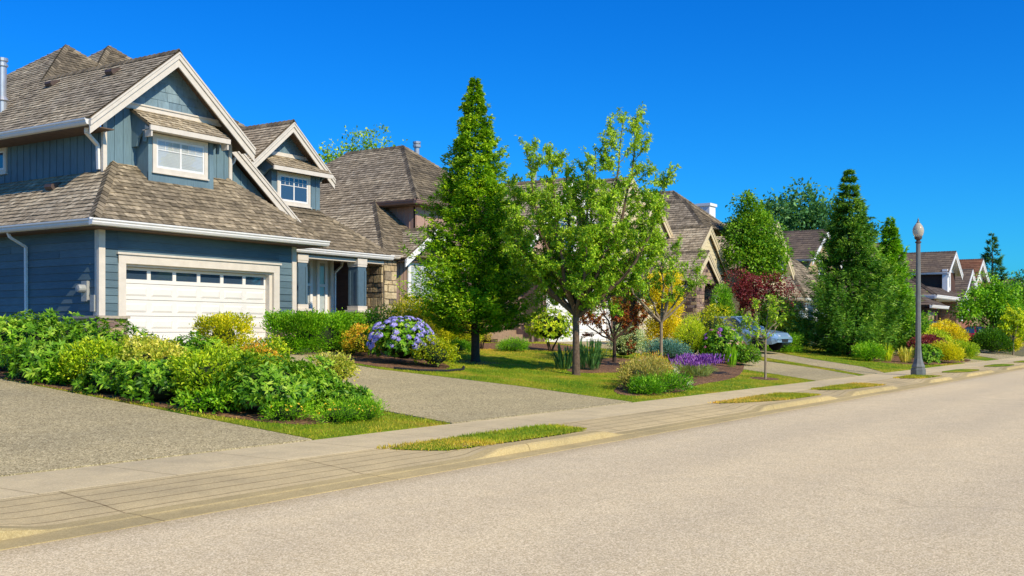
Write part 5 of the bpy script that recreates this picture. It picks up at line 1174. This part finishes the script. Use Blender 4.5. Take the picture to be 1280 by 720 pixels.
cloudtree('burgundy_maple','burgundy-leaved maple below the big round-crowned tree',54.4,20.8,4.2,[(0,0,3.0,.8),(.7,-.8,2.9,.75),(-.6,.5,2.8,.75),(.4,-.4,2.2,.75),(1.1,-1.2,2.4,.6),(-.2,.2,2.2,.7)],'burgundy',7000,.13,.06,.1)
cloudtree('dark_shrub_tree','dark green small tree between burgundy maple and white house door',56.6,20.2,2.4,[(0,0,1.7,.65),(.4,-.4,1.4,.6),(-.4,.4,1.3,.6)],'maple',3000,.16,.08,.1,tint=(0,.5))
cloudtree('street_tree','broad layered green tree at the right edge of the street',74.6,12.7,5.0,[(0,0,4.1,.8),(.7,-.7,3.6,.9),(-.8,.6,3.4,.95),(0,0,3.0,1.3),(1.3,-1.2,2.5,.9),(-1.4,1.2,2.5,.9),(.3,-.3,2.2,1.1)],'cypress',10000,.19,.1,.15,tint=(.1,.8))
broadleaf('young_tree','thin young light green tree beside the street at the far right',72.3,11.1,2.9,.9,[m_(.6,0,2.4),m_(-.6,0,2.3),m_(.1,.2,2.9),m_(.8,.1,1.7),m_(-.7,.2,1.7),m_(.2,-.3,2.5)],'lime',2600,.16,.09,.05,'barklight',15,5,.4,4,.3,.1)
shrub('round_hedge','dark rounded hedge under the street tree at the right','hedge',71.2,12.2,1.4,1.0,1.4,'rhodo','fine',620,.12,.05,tint=(0,.4))
shrub('yellow_bush','upright yellow-green bush beside the dark rounded hedge','bush',74.9,11.7,.6,.6,1.4,'goldgreen','spray',330,.12,.05)
shrub('yellow_flower_patch','low yellow flower patch at the right edge by the sidewalk','plant',79,12.6,1.4,.8,.6,'gold','spray',240,.12,.06)
for x,y,s,l in ((92,14.5,1.5,'left part of the bushy mass beyond the street tree'),(100,14.6,1.8,'right part of the bushy mass beyond the street tree'),(112,16,2.2,'far bush before the red-roofed house')):
    shrub('roadside_bush',l,'bush',x,y,s,s*.8,s*1.5,'maple','spray',420,.2,.1)
cloudtree('tree_behind_house','yellow-green treetop showing above the brown house roof',44.5,38.6,11.6,[(0,0,10.0,1.15),(1.1,-.8,9.5,1.1),(-1.3,1,9.2,1.1),(0,0,7.4,1.8)],'cherry',7000,.2,.1,.2,tint=(.2,.7))
cloudtree('tree_behind_house','dark bluish broad tree behind the tan house roof',112,37.5,15.5,[(0,0,13.2,3.0),(3.2,-2,12.2,2.8),(-3.2,2,12.0,2.8),(5.5,-3.5,10.6,2.5),(0,0,10,3.5),(-5,3,10,2.5)],'fargreen',9000,.5,.28,.35)
conifer('far_conifer','sparse dark fir rising behind the reddish roof at far right',150,25.5,12.8,3.2,.5,'fargreen',170,60,.5,.12,.45,.9,21,None,.3,.25,.3,.1,'barkdark',.35,.1)
cloudtree('far_tree','rounded far tree at the right edge beyond the houses',128,17.5,6.5,[(0,0,4.6,1.8),(2,-1.2,3.8,1.7),(-2,1.2,3.8,1.7),(0,0,2.8,2.2)],'maple',5000,.4,.2,.3)
cloudtree('far_tree','far dark tree between the last gables',138,20,8,[(0,0,5.6,2.2),(3,-1.8,4.6,2.0),(-3,1.8,4.4,2.0),(0,0,3,2.5)],'fargreen',5000,.45,.22,.3)
# far wooded rise at the end of the street
q=RNG.random((9000,2)); xx=190+q[:,0]*260; yy=-40+q[:,1]*150; hh=3+4.5*vnoise(xx-150,yy+60,.06,8)+RNG.random(9000)*3*(q[:,0]); c_=np.stack([xx,yy,hh*RNG.random(9000)**.4+.5],1)
tag(foliage('far_woodland',c_,rdir(9000),rdir(9000)+np.array([0,0,1.0]),np.full(9000,2.6),np.full(9000,1.7),RNG.uniform(.1,.8,9000),LM['fargreen'],None,(190,20,1)),kind='stuff')
# ---------------------------------------------------------------- street lamp
zl0=.145; x,y=38.35,8.84; T=thing('street_lamp','slim grey lamp post with acorn glass globe on a flared base at the kerb','street lamp',(x,y,zl0))
b=MB(); n=8; b.lathe([(.25,zl0-.02),(.25,zl0+.2),(.215,zl0+.23),(.225,zl0+.29),(.18,zl0+.38),(.13,zl0+.56),(.105,zl0+.82),(.095,zl0+.95),(.074,4.6),(.0,4.61)],(x,y,0),n); b.build('post',M['lampmetal'],T)
b=MB(); b.lathe([(.08,4.605),(.1,4.61),(.1,4.65),(.065,4.67),(.065,4.71),(.11,4.74),(.125,4.78),(.125,4.81),(0,4.811)],(x,y,0),14); b.build('globe_holder',M['ventm'],T)
def globemat():
    m,t,N,L,P=newmat('acorn_globe'); P.inputs['Base Color'].default_value=lin('#d8ceb8'); P.inputs['Roughness'].default_value=.2; P.inputs['Transmission Weight'].default_value=.35; P.inputs['IOR'].default_value=1.2; P.inputs['Specular IOR Level'].default_value=.8
    return m
b=MB(); b.lathe([(.115,4.815),(.15,4.87),(.178,4.95),(.185,5.03),(.175,5.1),(.14,5.18),(.09,5.25),(.05,5.29),(.0,5.3)],(x,y,0),20); b.build('globe',globemat(),T,smooth=True)
b=MB(); b.lathe([(.055,5.285),(.06,5.3),(.035,5.33),(.026,5.37),(.032,5.39),(.014,5.43),(.0,5.48)],(x,y,0),12); b.build('finial',M['lampmetal'],T,smooth=True)
# ---------------------------------------------------------------- cars
def carpaint(n,c):
    m,t,N,L,P=newmat(n); P.inputs['Base Color'].default_value=lin(c); P.inputs['Roughness'].default_value=.28; P.inputs['Metallic'].default_value=.25; P.inputs['Coat Weight'].default_value=.7; P.inputs['Coat Roughness'].default_value=.06
    nz=noise(N,L,3,3); r=ramp(N,[(.85,)*3+(1,),(1.08,)*3+(1,)]); L.new(nz.outputs['Fac'],r.inputs[0]); rgb=N.new('ShaderNodeRGB'); rgb.outputs[0].default_value=lin(c); L.new(mulc(N,L,rgb.outputs[0],r.outputs[0]),P.inputs['Base Color']); return m
M['tyre']=plain('tyre_rubber','#1c1c1c',.9,0,.2,20); M['rim']=plain('alloy_rim','#9da0a3',.35,.8,.1,8); M['lens']=plain('headlamp_lens','#d9dde0',.1,0,.05,9,spec=.8); M['tail']=plain('tail_lamp','#8f1414',.2,0,.1,9)
def car(label,x,y,rz,paint,H=1.45,Lc=4.5,Wc=1.78,suv=False):
    T=thing('parked_car',label,'car',(x,y,G(x,y)+.015)); T.rotation_euler=(0,0,rz); hw=Wc/2
    def loft(b,st,t=.5):
        rings=[]
        for s in st:
            k=len(b.v); b.v+= [(s[0],w,z) for w,z in s[1]]; rings.append(k); m=len(s[1])
        for i in range(len(rings)-1):
            for j in range(m-1): b.f.append((rings[i]+j,rings[i]+j+1,rings[i+1]+j+1,rings[i+1]+j)); b.t.append(t); b.m.append(0)
        for k,rv in ((rings[0],1),(rings[-1],0)):
            q=tuple(range(k,k+m)); b.f.append(q[::-1] if rv else q); b.t.append(t); b.m.append(0)
    def sec(w,zb_,zs,zt): return [(-w*.92,zb_),(-w,zb_+.15),(-w,zs-.12),(-w*.95,zs),(-w*.8,zt),(w*.8,zt),(w*.95,zs),(w,zs-.12),(w,zb_+.15),(w*.92,zb_)]
    a=Lc/2; k=1.12 if suv else 1
    b=MB(); loft(b,[(-a,sec(hw*.82,.36,.62*k,.66*k)),(-a+.12,sec(hw*.93,.28,.78*k,.84*k)),(-a+.75,sec(hw,.24,.86*k,.93*k)),(-.5,sec(hw,.24,.88*k,.94*k)),(.75,sec(hw,.24,.88*k,.93*k)),(a-.9,sec(hw*.98,.25,.8*k,.88*k)),(a-.2,sec(hw*.9,.28,.68*k,.76*k)),(a,sec(hw*.78,.36,.56*k,.6*k))])
    B=b.build('body',paint,T,loc=(0,0,0),smooth=False); B.parent=T
    zt=H; zb_=.9*k; r0,r1=(-a+.25,1.05) if suv else (-a+.75,1.0); t0,t1=(-a+.5,.25) if suv else (-a+1.45,.2)
    lo=[(r0,-hw*.86,zb_),(r1,-hw*.86,zb_),(r1,hw*.86,zb_),(r0,hw*.86,zb_)]; up=[(t0,-hw*.66,zt),(t1,-hw*.66,zt),(t1,hw*.66,zt),(t0,hw*.66,zt)]
    c=MB(); c.hexa(lo+up); c.prism([(t0-.05,-hw*.64,zt),(t1+.05,-hw*.64,zt),(t1+.05,hw*.64,zt),(t0-.05,hw*.64,zt)],(0,0,.035)); o=c.build('cabin',paint,T,loc=(0,0,0)); o.parent=T
    def pane(nm,q,ins=.88,off=.012):
        q=[V(p) for p in q]; ce=sum(q,V())/4; nr=(q[1]-q[0]).cross(q[3]-q[0]).normalized()
        if nr.dot(ce-V((0,0,1)))<0: nr=-nr
        g=MB(); g.prism([ce+(p-ce)*ins+nr*.002 for p in q],nr*off); o=g.build(nm,M['glass'],T,loc=(0,0,0)); o.parent=T
    pane('windscreen',[lo[1],lo[2],up[2],up[1]]); pane('rear_window',[lo[0],lo[3],up[3],up[0]])
    for i,j in ((0,1),(3,2)):
        ml=(V(lo[i])+V(lo[j]))/2; mu=(V(up[i])+V(up[j]))/2; pane('side_window',[lo[i],ml,mu,up[i]],.84); pane('side_window',[ml,lo[j],up[j],mu],.84)
    for sx in (-a+.85,a-.85):
        for sy in (-1,1):
            w=MB(); w.lathe([(.2,-.1),(.3,-.1),(.33,-.06),(.33,.06),(.3,.1),(.2,.1)],(sx,sy*(hw-.1),.33),18,ax='y'); o=w.build('wheel',M['tyre'],T,loc=(0,0,0)); o.parent=T
            w=MB(); w.lathe([(.0,-.085),(.08,-.09),(.2,-.08),(.2,.08),(.08,.09),(.0,.085)],(sx,sy*(hw-.1),.33),12,ax='y'); r=w.build('rim',M['rim'],o,loc=(0,0,0)); r.parent=o
    for sy in (-1,1):
        w=MB(); w.prism([(a-.22,sy*hw*.62,.6*k),(a-.02,sy*hw*.55,.55*k),(a-.03,sy*hw*.4,.57*k),(a-.2,sy*hw*.5,.66*k)],(0.02,0,.07)); o=w.build('headlight',M['lens'],T,loc=(0,0,0)); o.parent=T
        w=MB(); w.box((-a-.01,sy*hw*.66-.14,.64*k),(-a+.1,sy*hw*.66+.14,.76*k)); o=w.build('taillight',M['tail'],T,loc=(0,0,0)); o.parent=T
        w=MB(); w.box((.55,sy*hw*.98-.06,.95*k),(.68,sy*hw*.98+.12*sy+.06,1.05*k)); o=w.build('side_mirror',paint,T,loc=(0,0,0)); o.parent=T
    w=MB(); w.box((a-.08,-.26,.38),(a+.02,.26,.5)); o=w.build('bumper_grille',M['dark'],T,loc=(0,0,0)); o.parent=T
    return T
car('pale blue car parked on the driveway behind the purple-flowered bush',45.2,18.0,math.radians(-98),carpaint('pale_blue_paint','#8fb0cc'))
car('dark red sport utility vehicle parked behind the bright golden shrub',71.4,15.3,math.radians(200),carpaint('dark_red_paint','#6e1626'),1.72,4.7,1.85,True)
car('bright red car parked beyond the street tree at far right',85,15.3,math.radians(-80),carpaint('red_paint','#b01c34'))
car('deep blue car mostly hidden between lamp post and golden shrub',66.5,15.6,math.radians(-95),carpaint('deep_blue_paint','#27507e'))
# black plastic edging at the hydrangea bed
b=MB(); pts=[(20.45,16.9),(20.7,16.3),(21.4,16.0),(22.2,16.1),(22.9,16.6)]; b.tube([(a,c,G(a,c)+.03) for a,c in pts],.035,6); tag(b.build('garden_edging',M['dark'],None,(21.4,16.2,G(21.4,16.2))),'black curved garden edging along the bed in front of the hydrangea','edging')
for x,y,s,l in ((31.0,14.2,.16,'grey stone in the flower bed beside the juniper'),(25.6,11.5,.13,'small stone on the bare soil at the right of the front bed')):
    b=MB(); f=lumpfn(int(x*10),7,.4); b.sphere((x,y,G(x,y)+s*.3),s,s*.8,s*.6,14,9,fn=lambda d: float(f(np.array([d]))[0])); tag(b.build('garden_stone',M['cap'],None,(x,y,G(x,y)),smooth=True),l,'stone')
# ---------------------------------------------------------------- light, sky, camera
S=V((-.13,-.77,.64)).normalized()
sd=bpy.data.lights.new('sun','SUN'); sd.energy=5.0; sd.angle=math.radians(.5); sd.color=(1,.87,.66)
so=bpy.data.objects.new('sun',sd); COL.objects.link(so); so.rotation_euler=S.to_track_quat('Z','Y').to_euler(); so.location=(-10,-60,60)
W=bpy.data.worlds.new('World'); sc.world=W; W.use_nodes=True; N=W.node_tree.nodes; L=W.node_tree.links
sk=N.new('ShaderNodeTexSky'); sk.sky_type='NISHITA'; sk.sun_disc=False; sk.sun_elevation=math.asin(S.z); sk.sun_rotation=math.atan2(S.x,S.y)
sk.air_density=1.0; sk.dust_density=.8; sk.ozone_density=3.0; sk.altitude=200
hs=N.new('ShaderNodeHueSaturation'); hs.inputs['Saturation'].default_value=1.45; L.new(sk.outputs[0],hs.inputs['Color'])
mx=N.new('ShaderNodeMixRGB'); mx.blend_type='MULTIPLY'; mx.inputs[0].default_value=1; mx.inputs[2].default_value=(.1,.71,1.2,1); L.new(hs.outputs[0],mx.inputs[1])
L.new(mx.outputs[0],N['Background'].inputs['Color']); N['Background'].inputs['Strength'].default_value=.145
cd=bpy.data.cameras.new('camera'); co=bpy.data.objects.new('camera',cd); COL.objects.link(co)
A=math.radians(33.4); co.location=(0,0,1.6); co.rotation_euler=(math.radians(90),0,A-PI/2)
cd.sensor_width=36; cd.lens=36*1364/1280; cd.shift_y=55/1280; cd.clip_end=3000; sc.camera=co
sc.view_settings.view_transform='Standard'; sc.view_settings.look='None'; sc.view_settings.exposure=0; sc.view_settings.gamma=1
sc.cycles.max_bounces=6; sc.cycles.transparent_max_bounces=8
